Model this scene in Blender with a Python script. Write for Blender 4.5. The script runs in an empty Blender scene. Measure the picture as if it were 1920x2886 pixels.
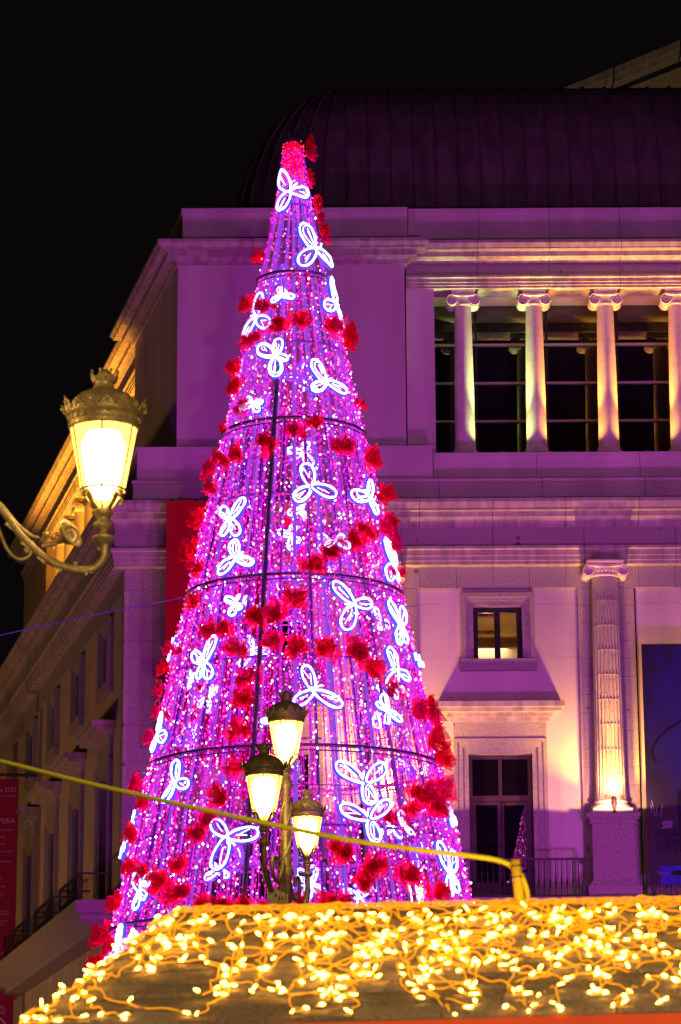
import bpy, math, random
from math import sin, cos, pi, radians, sqrt, atan2
from mathutils import Vector, Matrix

# ------------------------------------------------------------------ camera, sky, light, exposure
sc = bpy.context.scene
COL = sc.collection
FPX, CXP, CYP = 8250.0, 960.0, 1443.0
CAM = Vector((0, 0, 1.6))
CROT = Matrix.Rotation(radians(104.0), 3, 'X') @ Matrix.Rotation(radians(-0.35), 3, 'Z')
cd = bpy.data.cameras.new('camera'); cam = bpy.data.objects.new('camera', cd); COL.objects.link(cam)
cam.matrix_world = Matrix.Translation(CAM) @ CROT.to_4x4()
cd.sensor_fit = 'VERTICAL'; cd.sensor_height = 36.0; cd.lens = 36.0 * FPX / 2886.0
cd.clip_start = 0.1; cd.clip_end = 2000
cd.dof.use_dof = True; cd.dof.focus_distance = 52.0; cd.dof.aperture_fstop = 8.0
sc.camera = cam
w = bpy.data.worlds.new('World'); sc.world = w; w.use_nodes = True
bg = w.node_tree.nodes['Background']; bg.inputs[0].default_value = (0.30, 0.22, 0.24, 1); bg.inputs[1].default_value = 0.0085
sc.view_settings.view_transform = 'Standard'; sc.view_settings.look = 'None'
sc.view_settings.exposure = 0.0; sc.view_settings.gamma = 1.0
try: sc.view_settings.use_curve_mapping = False
except Exception: pass
sc.cycles.use_denoising = True
sc.cycles.max_bounces = 6; sc.cycles.diffuse_bounces = 3; sc.cycles.transparent_max_bounces = 12
sc.cycles.sample_clamp_indirect = 3.0
sc.cycles.caustics_reflective = False; sc.cycles.caustics_refractive = False

def lamp(name, kind, loc, power, color, target=None, size=0.1, angle=120, blend=0.4):
    l = bpy.data.lights.new(name, kind); l.energy = power; l.color = color
    if kind in ('POINT', 'SPOT'): l.shadow_soft_size = size
    if kind == 'SPOT': l.spot_size = radians(angle); l.spot_blend = blend
    o = bpy.data.objects.new(name, l); COL.objects.link(o); o.location = loc
    if target is not None:
        o.rotation_euler = (Vector(target) - Vector(loc)).to_track_quat('-Z', 'Y').to_euler()
    return o

PURPLE = (0.72, 0.08, 0.92)
# purple architectural floods standing on the plaza
lamp('floodlight_purple', 'SPOT', (15, 14, 3.0), 25000, PURPLE, (2, 72, 20), 0.8, 60, 0.5)
lamp('floodlight_purple', 'SPOT', (10, 47, 0.8), 9000, PURPLE, (4, 72, 20), 0.8, 120, 0.6)
lamp('floodlight_purple', 'SPOT', (-9, 46, 0.8), 3000, (0.42, 0.03, 0.9), (0, 72, 16), 0.8, 110, 0.6)

# ------------------------------------------------------------------ helpers
def ray(px, py):
    return CROT @ Vector(((px - CXP) / FPX, -(py - CYP) / FPX, -1.0))
def at(px, py, Y):
    d = ray(px, py); t = (Y - CAM.y) / d.y
    return CAM + d * t
def ppm(Y, z=10):   # photograph pixels per metre
    return FPX / (Y * cos(radians(14)) + (z - 1.6) * sin(radians(14)))

class MB:
    def __init__(s): s.v = []; s.f = []; s.m = []; s.mi = 0
    def add(s, vs, fs):
        b = len(s.v); s.v += [tuple(p) for p in vs]
        for f in fs: s.f.append([b + i for i in f]); s.m.append(s.mi)
    def hexa(s, p):  # 8 points: bottom 0-3 ccw, top 4-7
        s.add(p, [(3,2,1,0),(4,5,6,7),(0,1,5,4),(1,2,6,5),(2,3,7,6),(3,0,4,7)])
    def box(s, x0, x1, y0, y1, z0, z1):
        s.hexa([(x0,y0,z0),(x1,y0,z0),(x1,y1,z0),(x0,y1,z0),(x0,y0,z1),(x1,y0,z1),(x1,y1,z1),(x0,y1,z1)])
    def fbox(s, F, u0, u1, n0, n1, z0, z1):   # box in a wall frame
        s.hexa([F.w(u0,n1,z0),F.w(u1,n1,z0),F.w(u1,n0,z0),F.w(u0,n0,z0),F.w(u0,n1,z1),F.w(u1,n1,z1),F.w(u1,n0,z1),F.w(u0,n0,z1)])
    def tube(s, pts, r, seg=6, closed=False, caps=True):
        pts = [Vector(p) for p in pts]; n = len(pts)
        rs = r if isinstance(r, (list, tuple)) else [r] * n
        up = None; base = len(s.v)
        for i, p in enumerate(pts):
            if closed: t = pts[(i+1) % n] - pts[i-1]
            else: t = pts[min(i+1, n-1)] - pts[max(i-1, 0)]
            if t.length < 1e-9: t = Vector((0,0,1))
            t.normalize()
            if up is None:
                a = Vector((0,0,1)) if abs(t.z) < 0.9 else Vector((1,0,0))
                up = (a - t * a.dot(t)).normalized()
            else:
                up = up - t * up.dot(t)
                up = up.normalized() if up.length > 1e-6 else t.orthogonal().normalized()
            b = t.cross(up)
            for k in range(seg):
                a = 2*pi*k/seg
                s.v.append(tuple(p + (up*cos(a) + b*sin(a)) * rs[i]))
        m = n if closed else n - 1
        for i in range(m):
            j = (i+1) % n
            for k in range(seg):
                k2 = (k+1) % seg
                s.f.append([base+i*seg+k, base+i*seg+k2, base+j*seg+k2, base+j*seg+k]); s.m.append(s.mi)
        if caps and not closed:
            s.f.append([base+k for k in range(seg)][::-1]); s.m.append(s.mi)
            s.f.append([base+(n-1)*seg+k for k in range(seg)]); s.m.append(s.mi)
    def lathe(s, prof, seg=20, c=(0,0,0), a0=0, a1=2*pi, scx=1, scy=1):
        base = len(s.v); full = abs(a1-a0-2*pi) < 1e-6; cnt = seg if full else seg+1
        for (r, z) in prof:
            for k in range(cnt):
                a = a0 + (a1-a0)*k/seg
                s.v.append((c[0]+r*cos(a)*scx, c[1]+r*sin(a)*scy, c[2]+z))
        for i in range(len(prof)-1):
            for k in range(seg):
                k2 = (k+1) % cnt if full else k+1
                s.f.append([base+i*cnt+k, base+i*cnt+k2, base+(i+1)*cnt+k2, base+(i+1)*cnt+k]); s.m.append(s.mi)
    def ball(s, c, r, sx=1, sy=1, sz=1, n=8, m=5):
        pr = [(r*sin(pi*i/m) if 0 < i < m else r*0.02, -r*cos(pi*i/m)*sz) for i in range(m+1)]
        s.lathe(pr, n, c, scx=sx, scy=sy)
    def octa(s, c, r):
        x, y, z = c
        s.add([(x+r,y,z),(x-r,y,z),(x,y+r,z),(x,y-r,z),(x,y,z+r*1.3),(x,y,z-r*1.3)],
              [(0,2,4),(2,1,4),(1,3,4),(3,0,4),(2,0,5),(1,2,5),(3,1,5),(0,3,5)])
    def poly(s, outline, thick):  # outline list of Vector, extrude by vector thick
        o = [Vector(p) for p in outline]; n = len(o); t = Vector(thick)
        s.add(o + [p + t for p in o], [list(range(n))[::-1], [n+i for i in range(n)]] + [(i,(i+1)%n,n+(i+1)%n,n+i) for i in range(n)])
    def mesh(s, name, mats, smooth=False):
        me = bpy.data.meshes.new(name); me.from_pydata(s.v, [], s.f)
        for m in (mats if isinstance(mats, (list, tuple)) else [mats]): me.materials.append(m)
        if max(s.m, default=0): me.polygons.foreach_set('material_index', s.m)
        if smooth: me.polygons.foreach_set('use_smooth', [True]*len(me.polygons))
        me.update(); return me
    def build(s, name, mats, parent=None, smooth=False, local=False):
        return link(name, s.mesh(name, mats, smooth), parent, local)

def link(name, me, parent=None, local=False, mat=None):
    o = bpy.data.objects.new(name, me); COL.objects.link(o)
    if parent is not None:
        o.parent = parent
        if mat is not None: o.matrix_local = mat
        elif not local: o.matrix_parent_inverse = WINV.get(parent.name, Matrix.Identity(4))
    elif mat is not None: o.matrix_world = mat
    return o
WINV = {}
def thing(name, label, cat, loc=(0,0,0), rotz=0, group=None):
    o = bpy.data.objects.new(name, None); COL.objects.link(o); o.location = loc; o.rotation_euler = (0,0,rotz)
    o.empty_display_size = 0.3
    WINV[o.name] = (Matrix.Translation(Vector(loc)) @ Matrix.Rotation(rotz, 4, 'Z')).inverted()
    return tag(o, label, cat, group)
def tag(o, label, cat, group=None):
    o['label'] = label; o['category'] = cat
    if group: o['group'] = group
    return o
def copy_tree(o, parent=None):
    c = o.copy(); COL.objects.link(c); c.parent = parent
    for ch in list(o.children): copy_tree(ch, c)
    return c

class Frame:   # a wall: u runs along it, n sticks out of it
    def __init__(s, ox, oy, ux, uy, nx, ny): s.o = (ox, oy); s.u = (ux, uy); s.n = (nx, ny)
    def w(s, u, n, z): return (s.o[0]+s.u[0]*u+s.n[0]*n, s.o[1]+s.u[1]*u+s.n[1]*n, z)

# ------------------------------------------------------------------ materials
def nodes(name):
    m = bpy.data.materials.new(name); m.use_nodes = True
    return m, m.node_tree.nodes, m.node_tree.links, m.node_tree.nodes['Principled BSDF']
def surf(name, c1, c2=None, scale=8, rough=0.8, bump=0.0, bscale=None, metal=0.0, spots=None, detail=6, spec=0.3, streak=False):
    m, N, L, P = nodes(name)
    P.inputs['Roughness'].default_value = rough; P.inputs['Metallic'].default_value = metal
    P.inputs['Specular IOR Level'].default_value = spec
    c2 = c2 or c1
    tc = N.new('ShaderNodeTexCoord')
    src = tc.outputs['Object']
    nz = N.new('ShaderNodeTexNoise'); nz.inputs['Scale'].default_value = scale; nz.inputs['Detail'].default_value = detail
    if streak:
        mp = N.new('ShaderNodeMapping'); mp.inputs['Scale'].default_value = (1,1,0.12); L.new(src, mp.inputs[0]); L.new(mp.outputs[0], nz.inputs[0])
    else: L.new(src, nz.inputs[0])
    rp = N.new('ShaderNodeValToRGB'); rp.color_ramp.elements[0].position = 0.35; rp.color_ramp.elements[1].position = 0.68
    rp.color_ramp.elements[0].color = (*c1, 1); rp.color_ramp.elements[1].color = (*c2, 1)
    L.new(nz.outputs[0], rp.inputs[0]); out = rp.outputs[0]
    if spots:
        n2 = N.new('ShaderNodeTexVoronoi'); n2.inputs['Scale'].default_value = spots[0]; L.new(src, n2.inputs[0])
        n3 = N.new('ShaderNodeTexNoise'); n3.inputs['Scale'].default_value = 1.3; L.new(src, n3.inputs[0])
        ad = N.new('ShaderNodeMath'); ad.operation = 'ADD'; L.new(n2.outputs[0], ad.inputs[0]); L.new(n3.outputs[0], ad.inputs[1])
        r2 = N.new('ShaderNodeValToRGB'); r2.color_ramp.elements[0].position = spots[1]; r2.color_ramp.elements[1].position = spots[1]+0.05
        r2.color_ramp.elements[0].color = (0.45,0.45,0.45,1); r2.color_ramp.elements[1].color = (1,1,1,1)
        L.new(ad.outputs[0], r2.inputs[0])
        mx = N.new('ShaderNodeMixRGB'); mx.blend_type = 'MULTIPLY'; mx.inputs[0].default_value = 1
        L.new(out, mx.inputs[1]); L.new(r2.outputs[0], mx.inputs[2]); out = mx.outputs[0]
    L.new(out, P.inputs['Base Color'])
    if bump:
        nb = N.new('ShaderNodeTexNoise'); nb.inputs['Scale'].default_value = bscale or scale*4; nb.inputs['Detail'].default_value = 4; L.new(src, nb.inputs[0])
        b = N.new('ShaderNodeBump'); b.inputs['Strength'].default_value = bump; b.inputs['Distance'].default_value = 0.02
        L.new(nb.outputs[0], b.inputs['Height']); L.new(b.outputs[0], P.inputs['Normal'])
    return m
def glow(name, color, strength, sample=True, base=(0.04,0.02,0.04)):
    m, N, L, P = nodes(name)
    P.inputs['Base Color'].default_value = (*base, 1)
    P.inputs['Emission Color'].default_value = (*color, 1); P.inputs['Emission Strength'].default_value = strength
    try: m.cycles.emission_sampling = 'AUTO' if sample else 'NONE'
    except Exception: pass
    return m
def sheer(name, c, trans=0.55, rough=0.7, transp=0.0):
    m, N, L, P = nodes(name); N.remove(P)
    d = N.new('ShaderNodeBsdfDiffuse'); t = N.new('ShaderNodeBsdfTranslucent')
    nz = N.new('ShaderNodeTexNoise'); nz.inputs['Scale'].default_value = 14
    rp = N.new('ShaderNodeValToRGB'); rp.color_ramp.elements[0].color = (c[0]*0.6, c[1]*0.6, c[2]*0.6, 1); rp.color_ramp.elements[1].color = (*c, 1)
    rp.color_ramp.elements[0].position = 0.3; rp.color_ramp.elements[1].position = 0.6
    L.new(nz.outputs[0], rp.inputs[0]); L.new(rp.outputs[0], d.inputs[0]); L.new(rp.outputs[0], t.inputs[0])
    mx = N.new('ShaderNodeMixShader'); mx.inputs[0].default_value = trans
    L.new(d.outputs[0], mx.inputs[1]); L.new(t.outputs[0], mx.inputs[2]); out = mx.outputs[0]
    if transp:
        tr = N.new('ShaderNodeBsdfTransparent'); m2 = N.new('ShaderNodeMixShader'); m2.inputs[0].default_value = transp
        L.new(out, m2.inputs[1]); L.new(tr.outputs[0], m2.inputs[2]); out = m2.outputs[0]
    L.new(out, N['Material Output'].inputs[0])
    return m
def clear_glass(name):
    m, N, L, P = nodes(name); N.remove(P)
    tr = N.new('ShaderNodeBsdfTransparent'); gl = N.new('ShaderNodeBsdfGlossy'); gl.inputs['Roughness'].default_value = 0.03
    fr = N.new('ShaderNodeFresnel'); mx = N.new('ShaderNodeMixShader')
    L.new(fr.outputs[0], mx.inputs[0]); L.new(tr.outputs[0], mx.inputs[1]); L.new(gl.outputs[0], mx.inputs[2]); L.new(mx.outputs[0], N['Material Output'].inputs[0])
    return m

M = {}
M['stucco'] = surf('stucco', (0.48,0.45,0.42), (0.66,0.62,0.58), 0.9, 0.9, 0.35, 24, streak=True)
M['stucco_side'] = surf('stucco_ochre', (0.44,0.37,0.30), (0.54,0.46,0.38), 1.2, 0.9, 0.25, 30)
M['granite'] = surf('granite', (0.26,0.245,0.235), (0.40,0.375,0.36), 26, 0.85, 0.35, 60, spots=(2.2, 0.50))
M['cornice'] = surf('cornice_stone', (0.30,0.27,0.25), (0.50,0.46,0.42), 5, 0.85, 0.3, 40, streak=True)
M['capital'] = surf('capital_stone', (0.55,0.50,0.46), (0.64,0.60,0.55), 6, 0.8, 0.2, 40)
M['zinc'] = surf('zinc_roof', (0.085,0.08,0.07), (0.15,0.135,0.118), 3, 0.5, 0.15, 12, metal=0.2, streak=True)
M['iron'] = surf('black_iron', (0.018,0.017,0.018), (0.03,0.028,0.03), 10, 0.45, 0.1, 60, spec=0.5)
M['wood_dark'] = surf('dark_wood', (0.045,0.025,0.035), (0.065,0.04,0.05), 6, 0.5, 0.1, 40)
M['frame_black'] = surf('black_frame', (0.012,0.011,0.014), (0.02,0.018,0.022), 10, 0.4)
M['bronze'] = surf('lamp_metal', (0.32,0.27,0.13), (0.50,0.42,0.21), 18, 0.42, 0.3, 50, metal=0.35, spec=0.5)
M['glass_dark'] = surf('dark_glass', (0.006,0.004,0.008), (0.009,0.006,0.012), 2, 0.0, spec=0.8)
M['glass'] = clear_glass('clear_glass')
M['glass_dark'].node_tree.nodes['Principled BSDF'].inputs['IOR'].default_value = 1.75
M['room'] = surf('room_plaster', (0.50,0.40,0.22), (0.60,0.48,0.28), 3, 0.9)
M['tube_light'] = glow('ceiling_tube', (1,0.80,0.45), 9)
M['paving'] = surf('plaza_paving', (0.16,0.15,0.14), (0.25,0.24,0.22), 0.8, 0.8, 0.3, 20)
def lamp_glass():
    m, N, L, P = nodes('lantern_glass'); N.remove(P)
    e = N.new('ShaderNodeEmission'); e.inputs[0].default_value = (1.0,0.54,0.07,1); e.inputs[1].default_value = 6.0
    tr = N.new('ShaderNodeBsdfTransparent'); mx = N.new('ShaderNodeMixShader'); mx.inputs[0].default_value = 0.5
    L.new(e.outputs[0], mx.inputs[1]); L.new(tr.outputs[0], mx.inputs[2]); L.new(mx.outputs[0], N['Material Output'].inputs[0])
    m.cycles.emission_sampling = 'NONE'; return m
M['lantern'] = lamp_glass()
M['burner'] = glow('lamp_burner', (1.0,0.62,0.20), 70.0)
M['red_banner'] = surf('red_banner', (0.42,0.006,0.012), (0.50,0.01,0.016), 1.2, 0.85, 0.1, 3)
M['maroon_banner'] = surf('maroon_banner', (0.30,0.005,0.06), (0.36,0.008,0.07), 1.5, 0.8, 0.15, 2, streak=True)
M['print_pink'] = surf('pale_print', (0.75,0.42,0.66), None, 4, 0.8)
M['asphalt'] = surf('asphalt_shingle', (0.20,0.18,0.15), (0.32,0.29,0.24), 60, 0.95, 0.6, 160)
M['asphalt2'] = surf('asphalt_shingle_dark', (0.13,0.115,0.095), (0.24,0.21,0.17), 60, 0.95, 0.6, 160)
M['fascia'] = surf('red_fascia', (0.55,0.055,0.012), (0.62,0.075,0.016), 3, 0.6, 0.1, 8)
M['wood'] = surf('stall_wood', (0.22,0.12,0.06), (0.32,0.19,0.10), 5, 0.7, 0.3, 30)
M['wire_yellow'] = glow('glowing_yellow_wire', (1.0,0.38,0.002), 0.55, False, (0.9,0.48,0.05))  # no lamp itself: emission puts the bulbs' light into the wire
M['led_warm'] = glow('warm_led', (1.0,0.43,0.045), 34.0)
M['yellow'] = surf('yellow_sleeve', (0.62,0.44,0.02), (0.74,0.55,0.03), 20, 0.55, 0.2, 40)
M['yellowgreen'] = surf('yellow_green_cable', (0.66,0.74,0.02), (0.80,0.84,0.03), 14, 0.45)
# light tree
M['ring'] = surf('ring_steel', (0.10,0.08,0.14), (0.20,0.15,0.26), 20, 0.4, metal=0.5)
M['rod'] = sheer('acrylic_rod', (0.26,0.21,0.55), 0.5)
M['led_tube'] = glow('violet_led_tube', (0.34,0.09,1.0), 0.65, False)
M['wire_magenta'] = glow('magenta_glow_wire', (0.80,0.0,0.80), 0.85, False, (0.05,0.0,0.05))  # string wires, all three: emission stands in for glow haze around bulbs
M['wire_violet'] = glow('violet_glow_wire', (0.33,0.01,0.95), 0.8, False, (0.05,0.0,0.05))
M['wire_red'] = glow('crimson_glow_wire', (0.9,0.0,0.30), 0.8, False, (0.05,0.0,0.02))
M['led_pink'] = glow('pink_led', (1.0,0.16,0.36), 4.0, False)
M['led_red'] = glow('red_led', (1.0,0.02,0.10), 3.5, False)
M['led_magenta'] = glow('magenta_led', (1.0,0.005,0.75), 2.2, False)
M['led_violet'] = glow('violet_led', (0.22,0.10,1.0), 3.0, False)
M['led_white'] = glow('white_led', (0.62,0.66,1.0), 7.0, False)
M['neon'] = glow('white_neon', (0.36,0.42,1.0), 6.0, True)
M['halo_blue'] = glow('blue_halo', (0.03,0.04,1.0), 1.6, False)  # halo of the white outlines, put in as a glowing blue tube
M['tulle'] = sheer('red_tulle', (0.97,0.004,0.06), 0.72, transp=0.2)
M['tulle2'] = sheer('crimson_tulle', (0.94,0.006,0.16), 0.72, transp=0.2)

def text_mesh(s, size, mat):
    c = bpy.data.curves.new('t', 'FONT'); c.body = s; c.size = size; c.align_x = 'RIGHT'; c.resolution_u = 2
    o = bpy.data.objects.new('t', c); COL.objects.link(o)
    dg = bpy.context.evaluated_depsgraph_get(); dg.update()
    me = bpy.data.meshes.new_from_object(o.evaluated_get(dg)); me.materials.clear(); me.materials.append(mat)
    bpy.data.objects.remove(o); bpy.data.curves.remove(c)
    return me

# ------------------------------------------------------------------ ground
b = MB(); b.add([(-600,-300,0),(600,-300,0),(600,900,0),(-600,900,0)], [(0,1,2,3)])
g = b.build('plaza_pavement', M['paving']); g['kind'] = 'structure'

# ------------------------------------------------------------------ theatre
YF = 72.0
F = Frame(0, YF, 1, 0, 0, -1)
def U(px, n=0.0, py=1443): return at(px, py, YF - n).x
def Z(py, n=0.0, px=1450): return at(px, py, YF - n).z
PX = 115.0
A13 = radians(13.0)
XC = U(365)
LF = Frame(XC, YF, -sin(A13), cos(A13), -cos(A13), -sin(A13))
nP, nL = -0.6, -1.0            # upper pavilion and loggia planes
XP = U(500, nP, 1000)
UF = Frame(XP, YF - nP, -sin(A13), cos(A13), -cos(A13), -sin(A13))
TH = thing('theatre_building', 'grand purple-lit stone theatre with columns, loggia and curved metal roof', 'theatre', (2, YF, 0))
rnd = random.Random(5)

def seg_stations(P, Q, step, first=None):
    """points from P to Q every step metres"""
    L = (Vector(Q) - Vector(P)).length; k = max(1, round(L/step))
    return [Vector(P).lerp(Vector(Q), i/k) for i in range(k+1)]
def sweep_stones(name, prof, path, step, mat, gap=0.006):
    """prof: closed polygon of (n,z). path: plan polyline, outward normal on the right-hand side when walking left (-x)."""
    path = [Vector(p) for p in path]; st = []
    nor = []
    for i in range(len(path)-1):
        d = (path[i+1]-path[i]).normalized(); nor.append(Vector((-d.y, d.x)))
    for i in range(len(path)-1):
        pts = seg_stations(path[i], path[i+1], step)
        for j, p in enumerate(pts):
            if j == 0:
                if i == 0: st.append((p, nor[0], 'c'))
                continue
            if j == len(pts)-1 and i < len(path)-2:
                m = (nor[i]+nor[i+1]); m = m/m.dot(nor[i]); st.append((p, m, 'm'))
            else: st.append((p, nor[i], 'c'))
    k = len(prof)
    for i in range(len(st)-1):
        (p, a, t1), (q, c, t2) = st[i], st[i+1]
        d = (q-p).normalized()
        p2 = p + d*(gap if t1 == 'c' else gap*0.3); q2 = q - d*(gap if t2 == 'c' else gap*0.3)
        b = MB()
        vs = [(p2.x+a.x*n, p2.y+a.y*n, z) for n, z in prof] + [(q2.x+c.x*n, q2.y+c.y*n, z) for n, z in prof]
        b.add(vs, [list(range(k)), [k+j for j in range(k)][::-1]] + [(j, k+j, k+(j+1)%k, (j+1)%k) for j in range(k)])
        b.build(name, mat, TH)
def profile(ytop, ntop, steps, nback):
    z = Z(ytop, ntop); n = ntop; pts = [(nback, z), (n, z)]
    for s, v in steps:
        if s == 'v': z -= v/PX
        elif s == 's': n -= v
        elif s == 'c':   # sloping face: drop px, go back
            z -= v[0]/PX; n -= v[1]
        pts.append((n, z))
    pts.append((nback, z)); return pts, z

def fpt(Fr, u, n): x, y, _ = Fr.w(u, n, 0); return (x, y)
UR = 13.0      # building continues past the right frame edge

# --- lower entablature (wraps the corner)
zc_top = Z(1403, 0.80)
prof, z_e = profile(1403, 0.80, [('v',10),('c',(17,0.06)),('v',6),('s',0.19),('v',15),('s',0.05),('c',(13,0.06)),('v',6),('s',0.02),('v',10)], -0.2)
path_low = [(UR, YF), (XC, YF), fpt(LF, 41, 0)]
sweep_stones('cornice_stone', prof, path_low, 1.9, M['cornice'])
z_f = z_e - 57/PX
sweep_stones('frieze_stone', [(-0.2,z_e-0.002),(0.42,z_e-0.002),(0.42,z_f),(-0.2,z_f)], path_low, 2.35, M['granite'])
zz = z_f - 0.003
ar = [(-0.2,zz),(0.53,zz),(0.53,zz-8/PX),(0.47,zz-10/PX),(0.47,zz-27/PX),(0.445,zz-27.5/PX),(0.445,zz-41/PX),(0.42,zz-41.5/PX),(0.42,zz-52/PX),(-0.2,zz-52/PX)]
sweep_stones('architrave_stone', ar, path_low, 2.35, M['cornice'])
z_a = zz - 52/PX
z_band = Z(1657, 0.12)
sweep_stones('wall_band_stone', [(-0.2,z_a-0.003),(0.12,z_a-0.003),(0.12,z_band),(-0.2,z_band)], path_low, 0.9, M['granite'], 0.004)
# --- blocking course above the cornice and plinths
z_b0, z_b1 = zc_top-0.25, Z(1349, -0.1)
sweep_stones('blocking_stone', [(-0.9,z_b0),(-0.1,z_b0),(-0.1,z_b1-0.10),(-0.06,z_b1-0.09),(-0.06,z_b1),(-0.9,z_b1)], [(UR, YF), (XC, YF), fpt(LF, 8.6, 0)], 2.6, M['stucco'])
XPL = U(385, -0.25)
LPL = Frame(XPL, YF+0.25, -sin(A13), cos(A13), -cos(A13), -sin(A13))
zp1 = Z(1255, -0.25); zp2 = Z(1276, -0.6)
ur = U(1222, -0.25)
sweep_stones('plinth_stone', [(-0.9,z_b1-0.05),(0,z_b1-0.05),(0,zp1-0.10),(0.05,zp1-0.09),(0.05,zp1),(-0.9,zp1)], [(ur, YF+1.0),(ur, YF+0.25), (XPL, YF+0.25), fpt(LPL, 8.4, 0), (fpt(LPL, 8.4, 0)[0]+1.2, fpt(LPL, 8.4, 0)[1])], 3.0, M['stucco'])
sweep_stones('plinth_stone', [(-1.4,z_b1-0.05),(-0.6,z_b1-0.05),(-0.6,zp2-0.10),(-0.55,zp2-0.09),(-0.55,zp2),(-1.4,zp2)], [(UR, YF), (ur+0.02, YF)], 3.0, M['stucco'])

# --- upper pavilion
uPR = U(1143, nP, 1000); uPL = XP
zpc = Z(742, nP)
b = MB()
pv = [(uPR, YF-nP), (uPL, YF-nP), fpt(UF, 7.1, 0), (fpt(UF, 7.1, 0)[0]+6, fpt(UF, 7.1, 0)[1]), (uPR, fpt(UF, 7.1, 0)[1])]
zb = zp1-0.6
b.add([(x,y,zb) for x,y in pv]+[(x,y,zpc+0.4) for x,y in pv], [(0,1,2,3,4)[::-1],(5,6,7,8,9)]+[(i,(i+1)%5,5+(i+1)%5,5+i) for i in range(5)])
b.build('pavilion_wall', M['stucco'], TH)
cp = [('v',10),('c',(12,0.08)),('v',4),('s',0.22),('v',16),('s',0.10),('c',(8,0.10)),('v',4),('s',0.04),('v',6)]
prof, z_ = profile(667, nP+0.62, cp, -1.2)
prof = [(n-nP, z) for n, z in prof]
sweep_stones('cornice_stone', prof, [(uPR, YF-nL+0.3), (uPR, YF-nP), (uPL, YF-nP), fpt(UF, 7.1, 0), (fpt(UF,7.1,0)[0]+0.8, fpt(UF,7.1,0)[1])], 1.75, M['cornice'])
nPp = nP - 0.15
zq0, zq1 = Z(690, nP), Z(583, nPp)
uq = U(515, nPp, 620)
QF = Frame(uq, YF-nPp, -sin(A13), cos(A13), -cos(A13), -sin(A13))
sweep_stones('parapet_stone', [(-0.6,zq0),(0,zq0),(0,zq1-0.16),(0.04,zq1-0.15),(0.04,zq1),(-0.6,zq1)], [(U(1149,nPp,620), YF-nPp), (uq, YF-nPp), fpt(QF, 7.2, 0)], 2.4, M['stucco'])
# --- upper right: loggia entablature and parapet
cpR = [('v',9),('c',(13,0.07)),('v',3),('s',0.24),('v',15),('s',0.08),('c',(6,0.07)),('s',0.12),('v',5)]
prof, zR = profile(675, nL+0.66, cpR, -1.9)
uL0 = uPR + 0.04
pathR = [(UR, YF), (uL0, YF)]
sweep_stones('cornice_stone', prof, pathR, 1.75, M['cornice'])
zfr = Z(778, nL)
sweep_stones('frieze_stone', [(-1.9,zR-0.003),(nL,zR-0.003),(nL,zfr),(-1.9,zfr)], pathR, 1.75, M['granite'])
zz = zfr-0.003
ar2 = [(-1.75,zz),(nL+0.13,zz),(nL+0.13,zz-7/PX),(nL+0.06,zz-9/PX),(nL+0.06,zz-20/PX),(nL+0.03,zz-20.5/PX),(nL+0.03,zz-29/PX),(nL,zz-29.5/PX),(nL,zz-37/PX),(-1.75,zz-37/PX)]
sweep_stones('architrave_stone', ar2, pathR, 1.75, M['cornice'])
zLs = zz - 37/PX     # loggia soffit
zpr0, zpr1 = Z(700, nL), Z(588, nL-0.1)
sweep_stones('parapet_stone', [(-1.8,zpr0),(nL-0.1,zpr0),(nL-0.1,zpr1-0.14),(nL-0.06,zpr1-0.13),(nL-0.06,zpr1),(-1.8,zpr1)], [(UR, YF), (U(1150,nL,620), YF)], 1.9, M['stucco'])
# anta beside the pavilion
zLf = Z(1278, -0.9)   # loggia floor
b = MB(); b.fbox(F, uL0, U(1232,nL), -3.6, nL-0.02, zLf-0.5, zLs+0.02); b.build('corner_pier', M['stucco'], TH)
b = MB(); b.fbox(F, uL0, UR, -3.9, -0.8, zLf-0.9, zLf); b.build('loggia_floor', M['granite'], TH)
b = MB(); b.fbox(F, uL0, UR, -3.9, -1.76, zLs+0.25, zLs+0.5); b.build('loggia_ceiling', M['stucco'], TH)
# glazed loggia wall
gw = MB(); uG0 = U(1232,nL)+0.02
gw.fbox(F, uG0, UR, -3.35, -3.30, zLf, zLs+0.26); gl = gw.build('loggia_window', M['glass_dark'], TH)
for py in (972, 1080, 1187):
    q = MB(); z0 = Z(py, -3.25); q.fbox(F, uG0, UR, -3.29, -3.22, z0-0.03, z0+0.03); q.build('glazing_bar', M['granite'], gl)
for px in range(1350, 2300, 202):
    q = MB(); u0 = U(px, -3.25); q.fbox(F, u0-0.03, u0+0.03, -3.285, -3.24, zLf, zLs+0.2); q.build('mullion', M['frame_black'], gl)

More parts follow.
